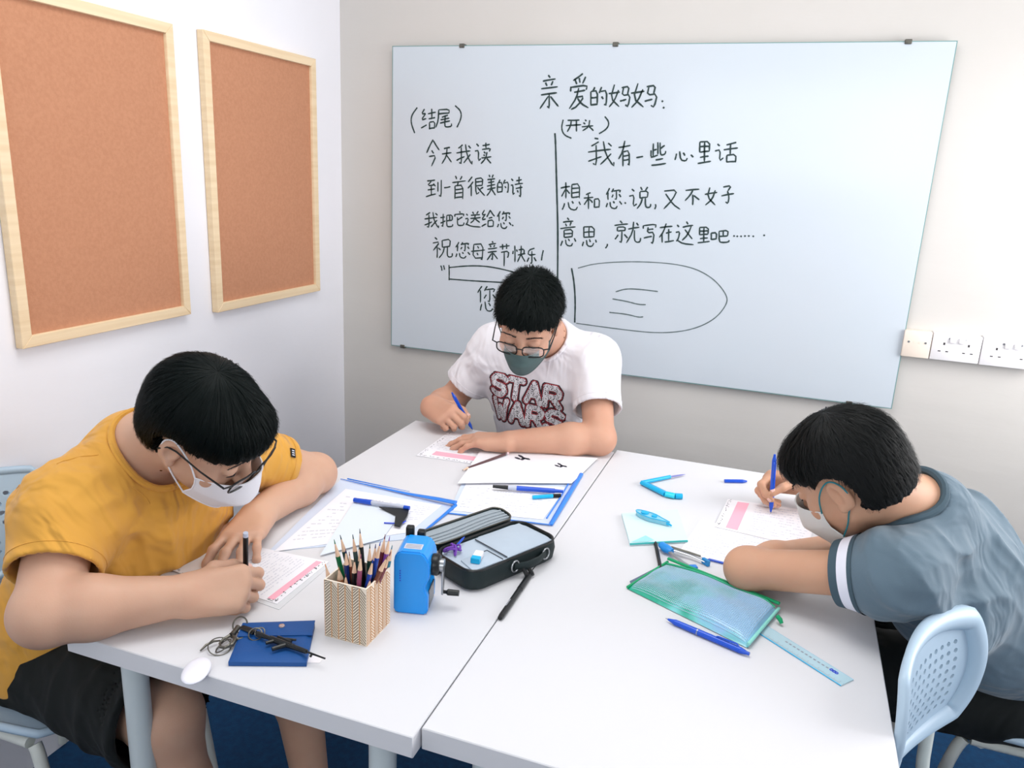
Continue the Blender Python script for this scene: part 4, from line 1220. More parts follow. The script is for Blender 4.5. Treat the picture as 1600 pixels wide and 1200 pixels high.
# ------------------------------------------------------------------ chairs: perforated shell on steel tubes
def shell_panel(f, nu, nv, holes, thick, hr, round_=.30):
    """f(a, b, w) -> point, a and b in -1..1; cells with a round hole where holes(i, j)"""
    m = MB(); vid = {}
    def mp(u, v):
        a = u*math.sqrt(max(0, 1-v*v*round_)); b = v*math.sqrt(max(0, 1-u*u*round_)); return a, b
    def vert(u, v, w):
        k = (round(u, 5), round(v, 5), w)
        if k not in vid:
            vid[k] = len(m.v); a, b = mp(u, v); m.v.append(tuple(f(a, b, w*thick/2)))
        return vid[k]
    def face(ids): m.f.append(tuple(ids)); m.mi.append(0)
    for i in range(nu):
        for j in range(nv):
            u0, u1 = -1+2*i/nu, -1+2*(i+1)/nu; v0, v1 = -1+2*j/nv, -1+2*(j+1)/nv; uc, vc = (u0+u1)/2, (v0+v1)/2
            O = [(u1, vc), (u1, v1), (uc, v1), (u0, v1), (u0, vc), (u0, v0), (uc, v0), (u1, v0)]
            for w in (1, -1):
                o = [vert(*q, w) for q in O]
                if holes(i, j):
                    H = [(uc+math.cos(PI/4*k)*hr/nu*2, vc+math.sin(PI/4*k)*hr/nv*2) for k in range(8)]
                    h = [vert(*q, w) for q in H]
                    for k in range(8):
                        q = (o[k], o[(k+1) % 8], h[(k+1) % 8], h[k]); face(q if w > 0 else q[::-1])
                else: face(o if w > 0 else o[::-1])
            if holes(i, j):
                for k in range(8):
                    a, b = H[k], H[(k+1) % 8]; face((vert(*a, 1), vert(*b, 1), vert(*b, -1), vert(*a, -1)))
    rim = []
    for i in range(nu): rim += [(-1+2*i/nu, -1), (-1+2*(i+.5)/nu, -1)]
    for j in range(nv): rim += [(1, -1+2*j/nv), (1, -1+2*(j+.5)/nv)]
    for i in range(nu): rim += [(1-2*i/nu, 1), (1-2*(i+.5)/nu, 1)]
    for j in range(nv): rim += [(-1, 1-2*j/nv), (-1, 1-2*(j+.5)/nv)]
    n = len(rim)
    for k in range(n):
        a, b = rim[k], rim[(k+1) % n]; face((vert(*a, 1), vert(*a, -1), vert(*b, -1), vert(*b, 1)))
    pts = [f(*mp(*q), 0) for q in rim]
    return m, pts

def chair(label, loc, rz, bz0=.56, bz1=.83, bw=.215, lean=.06, rimr=.009, nuh=13, nvh=8, bend=.055, tubes=(-.235, .18, -.228, .172, None), wide=False):
    t = thing('plastic_chair', label, 'chair', (loc[0], loc[1], 0), rz, 'perforated plastic chairs')
    def fb(a, b, w):
        z = (bz0+bz1)/2+b*(bz1-bz0)/2; y = a*bw
        return (-.195-lean*(z-bz0)/(bz1-bz0)+bend*a*a-.012*b*b+w, y, z)
    m, pts = shell_panel(fb, nuh+4, nvh+3, lambda i, j: 2 <= i < nuh+2 and 2 <= j < nvh+1, .005, .27)
    bk = m.build('backrest', M['chair_plastic'], t, smooth=50)
    r = MB(); r.tube(pts, [.008+.012*max(0, min(1, (q[1]/bw+.5)/1.3)) for q in pts] if wide else rimr, 10, closed=True); r.build('backrest_rim', M['chair_plastic'], bk, smooth=80)
    def fs_(a, b, w): return (.01+b*.20, a*.205, .452+.018*a*a-.020*max(0, b)**3-.01*math.cos(a*1.5)*math.cos(b*1.5)+w)
    m, pts = shell_panel(fs_, 13, 13, lambda i, j: 3 <= i < 10 and 3 <= j < 10, .006, .24)
    st = m.build('seat', M['chair_plastic'], t, smooth=50)
    r = MB(); r.tube(pts, .008, 8, closed=True); r.build('seat_rim', M['chair_plastic'], st, smooth=80)
    for s in (-1, 1):
        q = MB(); q.tube(bez([(.17, s*.175, .43), (.20, s*.18, .40), (.235, s*.20, .012)], 14), .0115, 10); q.build('leg', M['chair_metal'], t)
        q = MB(); q.tube(bez([(-.16, s*.17, .43), (-.19, s*.175, .40), (-.25, s*.20, .012)], 14), .0115, 10); q.build('leg', M['chair_metal'], t)
        q = MB(); q.tube(bez([(.16, s*.176, .432), (-.16, s*.176, .430), (tubes[0], s*tubes[1], .47), (tubes[2]-(lean*.6 if lean > 0 else 0), s*tubes[3], tubes[4] or bz1-.09)], 18), .011, 10); q.build('side_tube', M['chair_metal'], t)
    q = MB(); q.tube([(.14, -.176, .425), (.14, .176, .425)], .009, 8); q.build('cross_tube', M['chair_metal'], t)
    q = MB(); q.tube([(-.15, -.172, .425), (-.15, .172, .425)], .009, 8); q.build('cross_tube', M['chair_metal'], t)
    return t
def bez(P, n=12):
    P = [Vector(p) for p in P]
    if len(P) == 3: return [P[0]]+[(P[0]*(1-t)**2+P[1]*2*t*(1-t)+P[2]*t*t) if i < n//2 else P[1].lerp(P[2], (i-n//2)/(n-1-n//2)*.85+.15) for i, t in enumerate(np.linspace(0, 1, n))][1:]
    out = [P[0]]
    for i in range(1, len(P)-1):
        a = P[i].lerp(P[i-1], min(.5, .05/max(1e-6, (P[i]-P[i-1]).length))); b = P[i].lerp(P[i+1], min(.5, .05/max(1e-6, (P[i+1]-P[i]).length)))
        for t in np.linspace(0, 1, 6): out.append(a*(1-t)**2+P[i]*2*t*(1-t)+b*t*t)
    return out+[P[-1]]
chair('pale blue perforated chair under the boy in the yellow shirt', (-.35, .232), 0, .56, .785)
chair('empty pale blue chair by the right table edge, its perforated back nearest the camera', (1.436, .322), -.475, .618, .822, .152, 0, .012, 10, 9, .024, (-.205, .135, -.212, .130, .69), True)
chair('pale plastic chair under the boy in the slate shirt', (1.60, .93), PI, bw=.19)
chair('pale plastic chair under the boy in the white shirt', (.30, 1.46), -PI/2, .50, .66, .15, 0)
# ------------------------------------------------------------------ papers on the tables
def page(name, label, corners, z, material, cat='paper', group=None, lines=None, band=None, border=False, thick=.0006, lift=None, seed=0, world_pts=False):
    """corners: four points in order a b c d; u runs a to b, v runs a to d"""
    Q = [Vector(c) if world_pts else T(*c, z) for c in corners]
    ce = sum(Q, Vector())/4
    t = thing(name, label, cat, (ce.x, ce.y, z), 0, group)
    def P(u, v, dz=0):
        p = Q[0]*(1-u)*(1-v)+Q[1]*u*(1-v)+Q[2]*u*v+Q[3]*(1-u)*v
        p.z = z+dz+(lift(u, v) if lift else 0); return p
    n = 14; m = MB()
    for w in (thick, 0):
        for j in range(n+1):
            for i in range(n+1): m.v.append(tuple(P(i/n, j/n, w)))
    k = (n+1)**2
    for j in range(n):
        for i in range(n):
            a = j*(n+1)+i; m.f += [(a, a+1, a+n+2, a+n+1), (k+a, k+a+n+1, k+a+n+2, k+a+1)]
    bd = [i for i in range(n+1)]+[j*(n+1)+n for j in range(1, n+1)]+[n*(n+1)+i for i in range(n-1, -1, -1)]+[j*(n+1) for j in range(n-1, 0, -1)]
    for a, b in zip(bd, bd[1:]+bd[:1]): m.f.append((b, a, k+a, k+b))
    m.mi = [0]*len(m.f)
    m.build('sheet', material, t, world=True, smooth=60)
    rs = random.Random(seed)
    def strip(m_, u0, v0, u1, v1, dz=.0003):
        ns = max(1, int(max(abs(u1-u0), abs(v1-v0))*14)); 
        for q in range(ns):
            a0, a1 = u0+(u1-u0)*q/ns if abs(u1-u0) > abs(v1-v0) else u0, u0+(u1-u0)*(q+1)/ns if abs(u1-u0) > abs(v1-v0) else u1
            b0, b1 = v0+(v1-v0)*q/ns if abs(v1-v0) >= abs(u1-u0) else v0, v0+(v1-v0)*(q+1)/ns if abs(v1-v0) >= abs(u1-u0) else v1
            m_.add([P(a0, b0, thick+dz), P(a1, b0, thick+dz), P(a1, b1, thick+dz), P(a0, b1, thick+dz)], [(0, 1, 2, 3)])
    if band:
        b = MB(); strip(b, *band); o = b.build('pink_band', M['pink'], t, world=True, smooth=0); o['label'] = 'printed pink band'
    if lines:
        u0, u1, v0, v1, nl, along, dens, mt = lines
        b = MB()
        for i in range(nl):
            s = (i+.5)/nl
            x = 0
            while x < 1:
                L = rs.uniform(.012, .05); 
                if rs.random() < dens and x+L < 1:
                    if along == 'u': a = u0+(u1-u0)*x; c = u0+(u1-u0)*(x+L); y = v0+(v1-v0)*s; h = (v1-v0)/nl*.10; strip(b, a, y-h, c, y+h)
                    else: a = v0+(v1-v0)*x; c = v0+(v1-v0)*(x+L); y = u0+(u1-u0)*s; h = (u1-u0)/nl*.10; strip(b, y-h, a, y+h, c)
                x += L+.012
        if b.f: o = b.build('print', mt, t, world=True, smooth=0); o['kind'] = 'stuff'
    if border:
        b = MB()
        for e in border:
            for i in range(34):
                s = rs.uniform(.02, .98); w = rs.uniform(.008, .028); d = rs.uniform(.015, .045); h = rs.uniform(.004, .009)
                if e == 'u0': strip(b, d, s, d+h, s+w)
                if e == 'u1': strip(b, 1-d-h, s, 1-d, s+w)
                if e == 'v0': strip(b, s, d, s+w, d+h)
                if e == 'v1': strip(b, s, 1-d-h, s+w, 1-d)
        o = b.build('border_print', M['print_dark'], t, world=True, smooth=0); o['kind'] = 'stuff'
    return t, P

# left boy's worksheet (pink band on its right edge) on top of a translucent backing sheet
page('backing_sheet', 'greyish sheet peeking out under the worksheet with a pink band at the left boy', [(262, 890), (436, 953), (516, 884), (360, 846)], TZ+.0002, mat('grey_white_sheet', S(216, 218, 222), .7), seed=1)
page('worksheet', 'printed worksheet under the hands of the boy in yellow', [(246, 885), (433, 944), (514, 878), (345, 843)], TZ+.0012, M['paper'], group=None,
     lines=(.42, .86, .06, .94, 15, 'v', .75, M['print_light']), band=(.905, .04, .955, .96), border=('u0', 'u1', 'v0'), seed=2, lift=lambda u, v: .006*max(0, .25-u)*4*max(0, .5-v))
# folder with the blue back edge, left half of the left table
M['film_blue'] = mat('clear_bluish_film', S(214, 226, 246), .25, spec=.6)
M['blue_edge'] = mat('blue_plastic_edge', S(52, 132, 232), .35)
M['blue_dark'] = mat('deep_blue_plastic', S(20, 64, 204), .3)
t, P = page('folder', 'clear plastic folder with a blue edge lying open near the left boy', [(420, 862), (532, 750), (712, 792), (650, 842)], TZ+.0004, M['film_blue'], 'folder', seed=3, thick=.0012)
m = MB(); m.tube([P(1, 0, .003), P(1, .3, .004), P(1, .6, .005), P(1, .86, .009), P(1, 1, .010)], [.0012, .0028, .0045, .0068, .0075], 8, flat=((0, 0, 1), .5)); m.build('blue_spine', M['blue_edge'], t, world=True)
m = MB(); m.tube([P(1, 1, .004), P(.6, 1, .003), P(0, 1, .002)], [.004, .0028, .0022], 8); m.build('blue_edge', M['blue_edge'], t, world=True)
m = MB(); a = T(543, 748, TZ+.004); m.tube([a, T(600, 760, TZ+.005), T(640, 768, TZ+.004)], [.0018, .0012, .0005], 6); m.build('cover_edge', M['blue_edge'], t, world=True)
page('document', 'printed white sheet in the folder, nearer the boy in yellow', [(428, 862), (540, 764), (690, 790), (640, 832)], TZ+.0020, M['paper'], lines=(.12, .90, .05, .95, 13, 'v', .55, M['print_light']), seed=4)
page('document', 'blank bluish sheet lying over the folder behind the pencil box', [(500, 868), (556, 779), (633, 793), (598, 842)], TZ+.0042, M['paper_blue'], seed=5, lift=lambda u, v: .010*max(0, u-.6)*max(0, v-.5)*4)
# second folder at the middle of the left table
t, P = page('folder', 'clear plastic folder with a thick blue spine beside the table joint', [(700, 803), (728, 742), (908, 742), (860, 822)], TZ+.0004, M['film_blue'], 'folder', seed=6, thick=.0012)
m = MB(); m.tube([P(1, 1, .003), P(.5, 1.0, .004), P(0, 1, .003)], [.0058, .0062, .0050], 8, flat=((0, 0, 1), .5)); m.build('blue_spine', M['blue_edge'], t, world=True)
m = MB(); m.tube([P(.92, .94, .003), P(.45, .94, .003), P(.1, .93, .003)], .0016, 6); m.build('blue_edge', M['blue_edge'], t, world=True)
m = MB(); m.tube([P(0, 0, .002), P(0, .5, .003), P(0, 1, .003)], .0016, 6); m.build('blue_edge', M['blue_edge'], t, world=True)
page('document', 'white sheet inside the folder beside the table joint', [(708, 798), (730, 752), (886, 762), (848, 812)], TZ+.0020, M['paper'], lines=(.1, .9, .05, .95, 10, 'v', .4, M['print_light']), seed=7)
t, P = page('document', 'white sheet with two dark leaf sketches beside the white-shirted boy', [(715, 757), (752, 702), (934, 716), (893, 756)], TZ+.0050, M['paper'], seed=8, lift=lambda u, v: .010*max(0, .35-u)*(1-abs(v-.3)))
M['sheet_under'] = mat('blue_shaded_flap', S(120, 150, 190), .6)
for cx, cy, s in ((817, 715, 1.0), (877, 727, .8)):
    b = MB()
    for k, (dx, dy, an, L) in enumerate(((-8, 1, 2.4, 13), (-3, -2, 2.2, 14), (3, 1, 2.5, 12), (8, 2, 2.3, 9), (0, 2, 1.2, 10))):
        c, q = math.cos(an), -math.sin(an)
        pts = [(cx+s*(dx+c*L*f), cy+s*(dy+q*L*f*.45)) for f in (-.5, -.2, .2, .5)]
        W3 = [T(x, y, TZ+.0062) for x, y in pts]; ws = [.0008, .0042*s, .0046*s, .0008]; vs_ = []
        for i, p in enumerate(W3):
            tt = (W3[min(i+1, 3)]-W3[max(i-1, 0)]).normalized(); sd = Vector((-tt.y, tt.x, 0)); vs_ += [p+sd*ws[i], p-sd*ws[i]]
        b.add(vs_, [(2*i, 2*i+1, 2*i+3, 2*i+2) for i in range(3)])
    o = b.build('leaf_sketch', M['print_dark'], t, world=True, smooth=0); o['label'] = 'dark drawn leaf cluster'; o['kind'] = 'stuff'
# worksheet of the boy in white
page('worksheet', 'printed worksheet with a pink band under the hand of the boy in white', [(650, 712), (700, 676), (815, 690), (772, 730)], TZ+.0008, M['paper'], lines=(.3, .9, .05, .9, 10, 'v', .5, M['print_light']), band=(.10, .16, .24, .98), border=('u0', 'v0'), seed=9)
# sheets of the boy in slate
page('document', 'white sheet under the worksheet at the right boy, printed side up', [(1062, 862), (1094, 813), (1290, 850), (1230, 905)], TZ+.0004, M['paper'], lines=(.1, .9, .03, .6, 12, 'v', .5, M['print_light']), border=None, seed=10)
page('worksheet', 'printed worksheet with a pink band under the hand of the boy in slate grey', [(1116, 823), (1137, 780), (1278, 800), (1262, 857)], TZ+.0016, M['paper_cream'], lines=(.08, .95, .34, .95, 12, 'v', .6, M['print_light']), band=(.05, .12, .95, .25), border=('v0',), seed=11)

def rod(name, label, cat, a, b, segs, group=None, n=14, extra=None):
    """a straight pen or pencil from a (tip) to b (end), world points. segs: list of (part, material, t0, t1, r0, r1)"""
    a = Vector(a); b = Vector(b); t = thing(name, label, cat, tuple(a), 0, group)
    for part_, mt, t0, t1, r0, r1 in segs:
        m = MB(); m.tube([a.lerp(b, t0), a.lerp(b, t1)], [r0, r1], n); m.build(part_, mt, t, world=True, smooth=50)
    if extra: extra(t, a, b)
    return t
def ballpoint(label, a, b, body, grip=None, r=.0055, group=None, clip=True, cap=None, up=Vector((0, 0, 1))):
    grip = grip or body
    def ex(t, a, b):
        d = (b-a).normalized(); s = (up-d*up.dot(d)).normalized(); L = (b-a).length
        if clip:
            m = MB(); p0 = a.lerp(b, .88)+s*r; m.tube([p0-s*.001, p0+s*.0030+d*-.004, a.lerp(b, .64)+s*(r+.0018), a.lerp(b, .62)+s*(r+.0005)], [.0015, .0016, .0013, .0012], 8)
            m.build('clip', body, t, world=True)
        m = MB(); m.tube([a.lerp(b, .96), b], [r*.55, r*.50], 12); m.build('push_button', body, t, world=True)
        m = MB(); c = a.lerp(b, .40); m.tube([c-d*.0008, c+d*.0008], [r*1.06]*2, 14); m.build('ring', M['steel'], t, world=True)
    return rod('pen', label, 'pen', a, b, [('point', M['steel'], 0, .03, .0006, .0012), ('cone', body, .03, .12, .0016, r*.85), ('grip', grip, .12, .40, r*.9, r), ('barrel', body, .40, .90, r, r*.95), ('barrel_end', body, .90, .96, r*.95, r*.6)], group, extra=ex)

M['pen_blue'] = mat('royal_blue_plastic', S(14, 78, 200), .3, coat=.2)
M['pen_light'] = mat('clear_grey_plastic', S(190, 196, 214), .2)
M['cyan'] = mat('cyan_plastic', S(16, 176, 226), .3)
# pen lying in front of the green mesh pouch
ballpoint('blue retractable ballpoint pen in front of the green mesh pouch', T(1040, 966, TZ+.0057), T(1171, 1022, TZ+.0057), M['pen_blue'])
# capped pen on the left folder
a, b = T(553, 781, TZ+.011), T(640, 794, TZ+.013)
rod('pen', 'pen with a blue cap lying on the folder next to the black strap', 'pen', a, b, [('cap', M['pen_blue'], 0, .32, .0048, .0058), ('barrel', M['pen_light'], .32, .90, .0046, .0046), ('end_plug', M['pen_blue'], .90, 1, .0046, .0044)])
# blue pen tucked under the leaf sketch sheet
a, b = T(770, 760, TZ+.012), T(880, 768, TZ+.012)
rod('pen', 'blue pen with a clear grip lying across the folder beside the joint', 'pen', a, b, [('grip', M['black'], 0, .22, .0035, .0052), ('section', M['pen_light'], .22, .34, .0054, .0056), ('barrel', M['pen_blue'], .34, .88, .0058, .0056), ('end_plug', M['pen_blue'], .88, 1, .0046, .0036)])
a, b = T(832, 777, TZ+.008), T(876, 774, TZ+.008)
rod('marker', 'short turquoise marker lying beneath the blue pen on the folder', 'pen', a, b, [('barrel', M['cyan'], 0, .72, .0045, .0045), ('end_plug', M['black'], .72, 1, .0046, .0042)])
M['pencil_brown'] = mat('dark_brown_lacquer', S(92, 66, 68), .35)
M['wood'] = mat('bare_wood', S(232, 196, 168), .7, noise=(40, .4, S(218, 178, 146)))
M['eraser_pink'] = mat('pale_tip', S(226, 200, 204), .7)
rod('pencil', 'dark brown pencil lying on the left table in front of the boy in white', 'pencil', T(722, 735, TZ+.0042), T(794, 708, TZ+.0102), [('lead', M['black'], 0, .02, .0004, .0010), ('sharpened_wood', M['wood'], .02, .12, .0010, .0038), ('shaft', M['pencil_brown'], .12, .93, .0040, .0040), ('ferrule', M['steel'], .93, .96, .0042, .0042), ('end_cap', M['eraser_pink'], .96, 1, .0040, .0038)], n=6)
# black fineliner along the joint
def logo(t, a, b):
    m = MB(); d = (b-a).normalized(); up = Vector((-.3, -.5, .8)); s = (up-d*up.dot(d)).normalized(); q = d.cross(s)
    for k in range(5):
        c = a.lerp(b, .22+.028*k)+s*.0052
        m.add([c-d*.0012-q*.0016, c+d*.0012-q*.0016, c+d*.0012+q*.0016, c-d*.0012+q*.0016], [(0, 1, 2, 3)])
    m.build('barrel_print', M['print_light'], t, world=True, smooth=0)['kind'] = 'stuff'
rod('pen', 'black pen lying along the joint in front of the black pencil case', 'pen', T(781, 966, TZ+.0052), T(829, 896, TZ+.0052), [('end_plug', M['black'], 0, .05, .0040, .0050), ('barrel', M['black'], .05, .62, .0050, .0050), ('cap', M['black'], .62, 1, .0056, .0048)], extra=logo)
# pen cap
rod('blue_cap', 'small blue pen cap lying alone near the back edge of the right table', 'pen cap', T(1132, 751.5, TZ+.0045), T(1167, 752, TZ+.0045), [('cap_body', M['pen_blue'], 0, .8, .0044, .0046), ('cap_end', M['pen_blue'], .8, 1, .0046, .0022)])
# black pen under the card
rod('pen', 'thin black pen poking out from under the aqua card', 'pen', T(1024, 848, TZ+.0036), T(1033, 892, TZ+.0036), [('barrel', M['black'], 0, .8, .0036, .0036), ('cap', M['black'], .8, 1, .0040, .0032)])

# pens in the hands
def hand_pen(label, q, d, body, r, L, up, kind='ball'):
    q = Vector(q); d = Vector(d).normalized()
    if kind == 'ball': return ballpoint(label, q, q+d*L, body, r=r, up=Vector(up))
    return rod('pen', label, 'pen', q, q+d*L, [('point', M['steel'], 0, .04, .0006, .0014), ('barrel', body, .04, .94, r, r), ('barrel_end', M['pen_light'], .94, 1, r, r*.9)])
def through(q, key): tp = PEN_GRIPS[key]; return Vector((tp[0]+tp[1])/2)-Vector(q)
q = (1.019, .960, TZ+.003); hand_pen('blue ballpoint pen held upright by the boy in slate grey', q, through(q, 'slate')*.2+Vector((-.004, 0, .06)), M['pen_blue'], .0052, .142, (0, -1, .2))
q = (.190, 1.195, TZ+.003); hand_pen('blue ballpoint pen held by the boy in white', q, through(q, 'white'), M['pen_blue'], .0050, .138, (0, -1, .2))
q = (.173, .2116, TZ+.003); hand_pen('black pen held by the boy in yellow', q, through(q, 'yellow'), M['black'], .0046, .128, (0, -1, .2), 'plain')

# ------------------------------------------------------------------ pencil box with pencils
M['kraft'] = mat('cream_paperboard', S(244, 230, 212), .7)
M['kraft_line'] = mat('tan_print', S(196, 142, 88), .7)
M['kraft_grey'] = mat('grey_tan_print', S(138, 124, 106), .7)
bxc = Vector((.408, .190, TZ)); bx = .0375; bh = .100
t = thing('pencil_box', 'square open box with herringbone print holding coloured pencils', 'pencil holder', tuple(bxc), math.radians(0))
m = MB(); th = .0025
m.box((-bx, -bx, 0), (bx, bx, th)); m.box((-bx, -bx, th), (bx, -bx+th, bh)); m.box((-bx, bx-th, th), (bx, bx, bh)); m.box((-bx, -bx+th, th), (-bx+th, bx-th, bh)); m.box((bx-th, -bx+th, th), (bx, bx-th, bh))
m.build('box_body', M['kraft'], t, smooth=0)
def herring(face):
    m = MB(); ncol = 6; W2 = 2*bx; cw = W2/ncol; rowh = .0052
    def pt(s, z):
        o = .0003
        return {'f': (-bx+s, -bx-o, z), 'r': (bx+o, -bx+s, z), 'b': (bx-s, bx+o, z), 'l': (-bx-o, bx-s, z)}[face]
    for c in range(ncol):
        s0 = c*cw; up = 1 if c % 2 == 0 else -1
        m.m = 0
        w = .0009
        m.add([pt(s0-w*(c > 0), .001), pt(s0+w, .001), pt(s0+w, bh-.001), pt(s0-w*(c > 0), bh-.001)], [(0, 1, 2, 3)])
        z = -.012; 
        while z < bh:
            m.m = 1 if face in 'fl' else 0
            za, zb = z, z+up*.0110
            h = .0026 if face in 'fl' else .0019
            P4 = [(s0+.0013, za), (s0+cw-.0013, zb), (s0+cw-.0013, zb+h), (s0+.0013, za+h)]
            P4 = [(s_, min(max(z_, .0006), bh-.0006)) for s_, z_ in P4]
            m.add([pt(*q) for q in P4], [(0, 1, 2, 3)])
            z += rowh
    m.build('herringbone_print', None, t, smooth=0, mats=[M['kraft_line'], M['kraft_grey']])['kind'] = 'stuff'
for f_ in 'frbl': herring(f_)
cols = {'green': S(24, 106, 62), 'navy': S(26, 44, 104), 'dark green': S(16, 56, 50), 'black': S(22, 26, 30), 'plum': S(150, 74, 106), 'orange': S(236, 152, 84), 'brown': S(118, 66, 52), 'royal blue': S(34, 70, 170),
        'purple': S(118, 62, 150), 'maroon': S(116, 52, 62), 'teal': S(40, 120, 140), 'tan': S(204, 140, 100), 'grey green': S(60, 84, 84)}
cm = {k: mat('lacquer_'+k.replace(' ', '_'), c, .3) for k, c in cols.items()}
def P3(x, y, dep_y): return atY(x, y, dep_y)
# (colour, tip pixel, base offset in the box, world depth y of the tip, label hint)
pens = [('green', (522, 843), (-.016, .010), .175, 'green coloured pencil with a dark tip, leftmost upright one in the box'),
        ('dark green', (531.5, 836), (-.010, .026), .21, 'dark green pencil just right of the bright green one'),
        ('navy', (540, 858), (-.012, -.006), .176, 'navy blue pencil standing before the dark green one'),
        ('grey green', (551, 835), (.000, .022), .215, 'grey green pencil in the middle of the box'),
        ('black', (562, 826), (.006, .020), .22, 'black pencil with a pale tip, tallest in the box'),
        ('brown', (545.5, 862), (-.006, .004), .18, 'thin brown pencil between the navy and black ones'),
        ('black', (554, 872), (-.002, -.014), .172, 'short black pencil in front, next to the plum one'),
        ('plum', (564, 866), (.006, -.018), .168, 'plum coloured pencil at the front of the box'),
        ('dark green', (578, 850), (.014, .006), .20, 'dark green pencil with a cream tip right of the tallest one'),
        ('navy', (587, 850), (.010, .014), .205, 'navy pencil leaning right, with a dark blue tip'),
        ('royal blue', (594.5, 846), (.000, .016), .205, 'royal blue pencil leaning to the right'),
        ('royal blue', (583, 874), (.004, -.010), .175, 'blue pencil stub with a broad cream tip'),
        ('maroon', (602, 835), (.012, .022), .225, 'maroon pencil with a purple tip at the back right'),
        ('purple', (609, 838), (.018, .018), .225, 'purple pencil nearest the sharpener'),
        ('brown', (606, 868), (-.002, -.018), .19, 'reddish brown pencil leaning far right at the front'),
        ('maroon', (611, 862), (.004, -.004), .20, 'dark red pencil leaning far right behind the brown one'),
        ('teal', (613, 852), (.022, .020), .235, 'teal pencil at the right rim of the box'),
        ('orange', (508, 881), (-.020, -.018), .172, 'orange pencil with a pale tip at the left rim'),
        ('tan', (529, 886), (-.014, -.012), .176, 'stubby tan pencil at the left rim of the box'),
        ('brown', (540, 897), (-.006, -.024), .162, 'short brown pencil tip at the front rim'),
        ('maroon', (579, 903), (.016, -.022), .166, 'short red brown pencil near the front corner of the box'),
        ('grey green', (561, 852), (.002, .008), .195, 'slim grey pencil behind the plum one')]
for col, px, bo, dy, lab in pens:
    b = atY(px[0], px[1], dy)
    base = bxc+Vector((bo[0]*.95, bo[1]*.95, .004))
    d = (b-base).normalized()
    L = .172 if (b-base).length > .11 else .0
    L = (b-base).length
    short = L < .104
    r = .0041 if 'thin' not in lab and 'slim' not in lab else .0028
    if col == 'tan': r = .0056
    tipmat = cm[col] if col not in ('black',) else M['black']
    rod('pencil', lab, 'pencil', b, base, [('lead', tipmat, 0, .05, .0005, .0011), ('sharpened_wood', M['wood'], .05, .19, .0011, r), ('shaft', cm[col], .19, 1, r, r)], 'coloured pencils in the herringbone box', n=6)

# ------------------------------------------------------------------ blue crank sharpener
M['sharp_blue'] = mat('glossy_azure_plastic', S(14, 148, 238), .28, coat=.3)
M['sharp_dark'] = mat('smoky_plastic', S(62, 66, 72), .15)
o0 = T(614.5, 957); o1 = T(671, 962.5)
ang = math.atan2(o1.y-o0.y, o1.x-o0.x)
t = thing('pencil_sharpener', 'blue crank pencil sharpener standing beside the pencil box', 'sharpener', tuple(o0), ang)
w_, dp, hh = .060, .066, .114
m = MB()
# body: rounded block with a waist at the crank side, extruded along its depth
pf = [(0, .004), (.004, 0), (.054, 0), (.058, .004), (.058, .036), (.0535, .046), (.0535, .056), (.060, .066), (.060, .094), (.054, .108), (.046, hh), (.010, hh), (.003, .108), (0, .098)]
b = bmesh.new(); vv = [b.verts.new((x, 0, z)) for x, z in pf]; f = b.faces.new(vv)
r_ = bmesh.ops.extrude_face_region(b, geom=[f])
for e_ in r_['geom']:
    if isinstance(e_, bmesh.types.BMVert): e_.co.y = dp
bmesh.ops.recalc_face_normals(b, faces=b.faces); bmesh.ops.bevel(b, geom=list(b.edges), offset=.003, segments=3, affect='EDGES', clamp_overlap=True)
m.bm(b); m.build('housing', M['sharp_blue'], t, smooth=35)
MB().box((.0565, .012, .006), (.0585, dp-.012, .040), .001, 1).build('shavings_drawer', M['sharp_dark'], t)
q = MB(); q.lathe([(.018, 0), (.0185, .002), (.0185, .010), (.016, .013), (.0, .013)], 28, Matrix.Translation((.0595, .030, .080)) @ Matrix.Rotation(PI/2, 4, 'Y')); q.build('crank_hub', M['black'], t)
q = MB(); q.lathe([(.011, 0), (.011, .008), (.0, .009)], 24, Matrix.Translation((.0715, .030, .080)) @ Matrix.Rotation(PI/2, 4, 'Y')); q.build('hub_cap', M['steel'], t)
MB().box((.076, .025, .026), (.0795, .036, .084), .0012, 2).build('crank_arm', M['steel'], t)
q = MB(); q.tube([(.078, .030, .030), (.084, .030, .030), (.087, .030, .030), (.106, .030, .030)], [.003, .003, .0055, .0050], 12); q.build('crank_handle', M['black'], t)
q = MB(); q.box((.002, dp+.001, .072), (.040, dp+.014, .098), .003, 2).build('pencil_clamp', M['black'], t)
for x in (.010, .030): MB().box((x-.007, dp+.004, .098), (x+.007, dp+.018, .124 if x < .02 else .118), .003, 2).build('clamp_lever', M['black'], t)
MB().box((.014, .012, hh), (.044, .030, hh+.0006)).build('maker_label', M['print_light'], t)
q = MB()
for k in range(3): q.add([(.016, .015+k*.005, hh+.0009), (.042, .015+k*.005, hh+.0009), (.042, .017+k*.005, hh+.0009), (.016, .017+k*.005, hh+.0009)], [(0, 1, 2, 3)])
q.build('label_print', M['print'], t, smooth=0)['kind'] = 'stuff'
q = MB()
for k in range(5): q.box((.010, -.0004, .060+k*.0045), (.0125, .0004, .062+k*.0045))
q.build('vent_dots', M['blue_dark'], t, smooth=0)['kind'] = 'stuff'

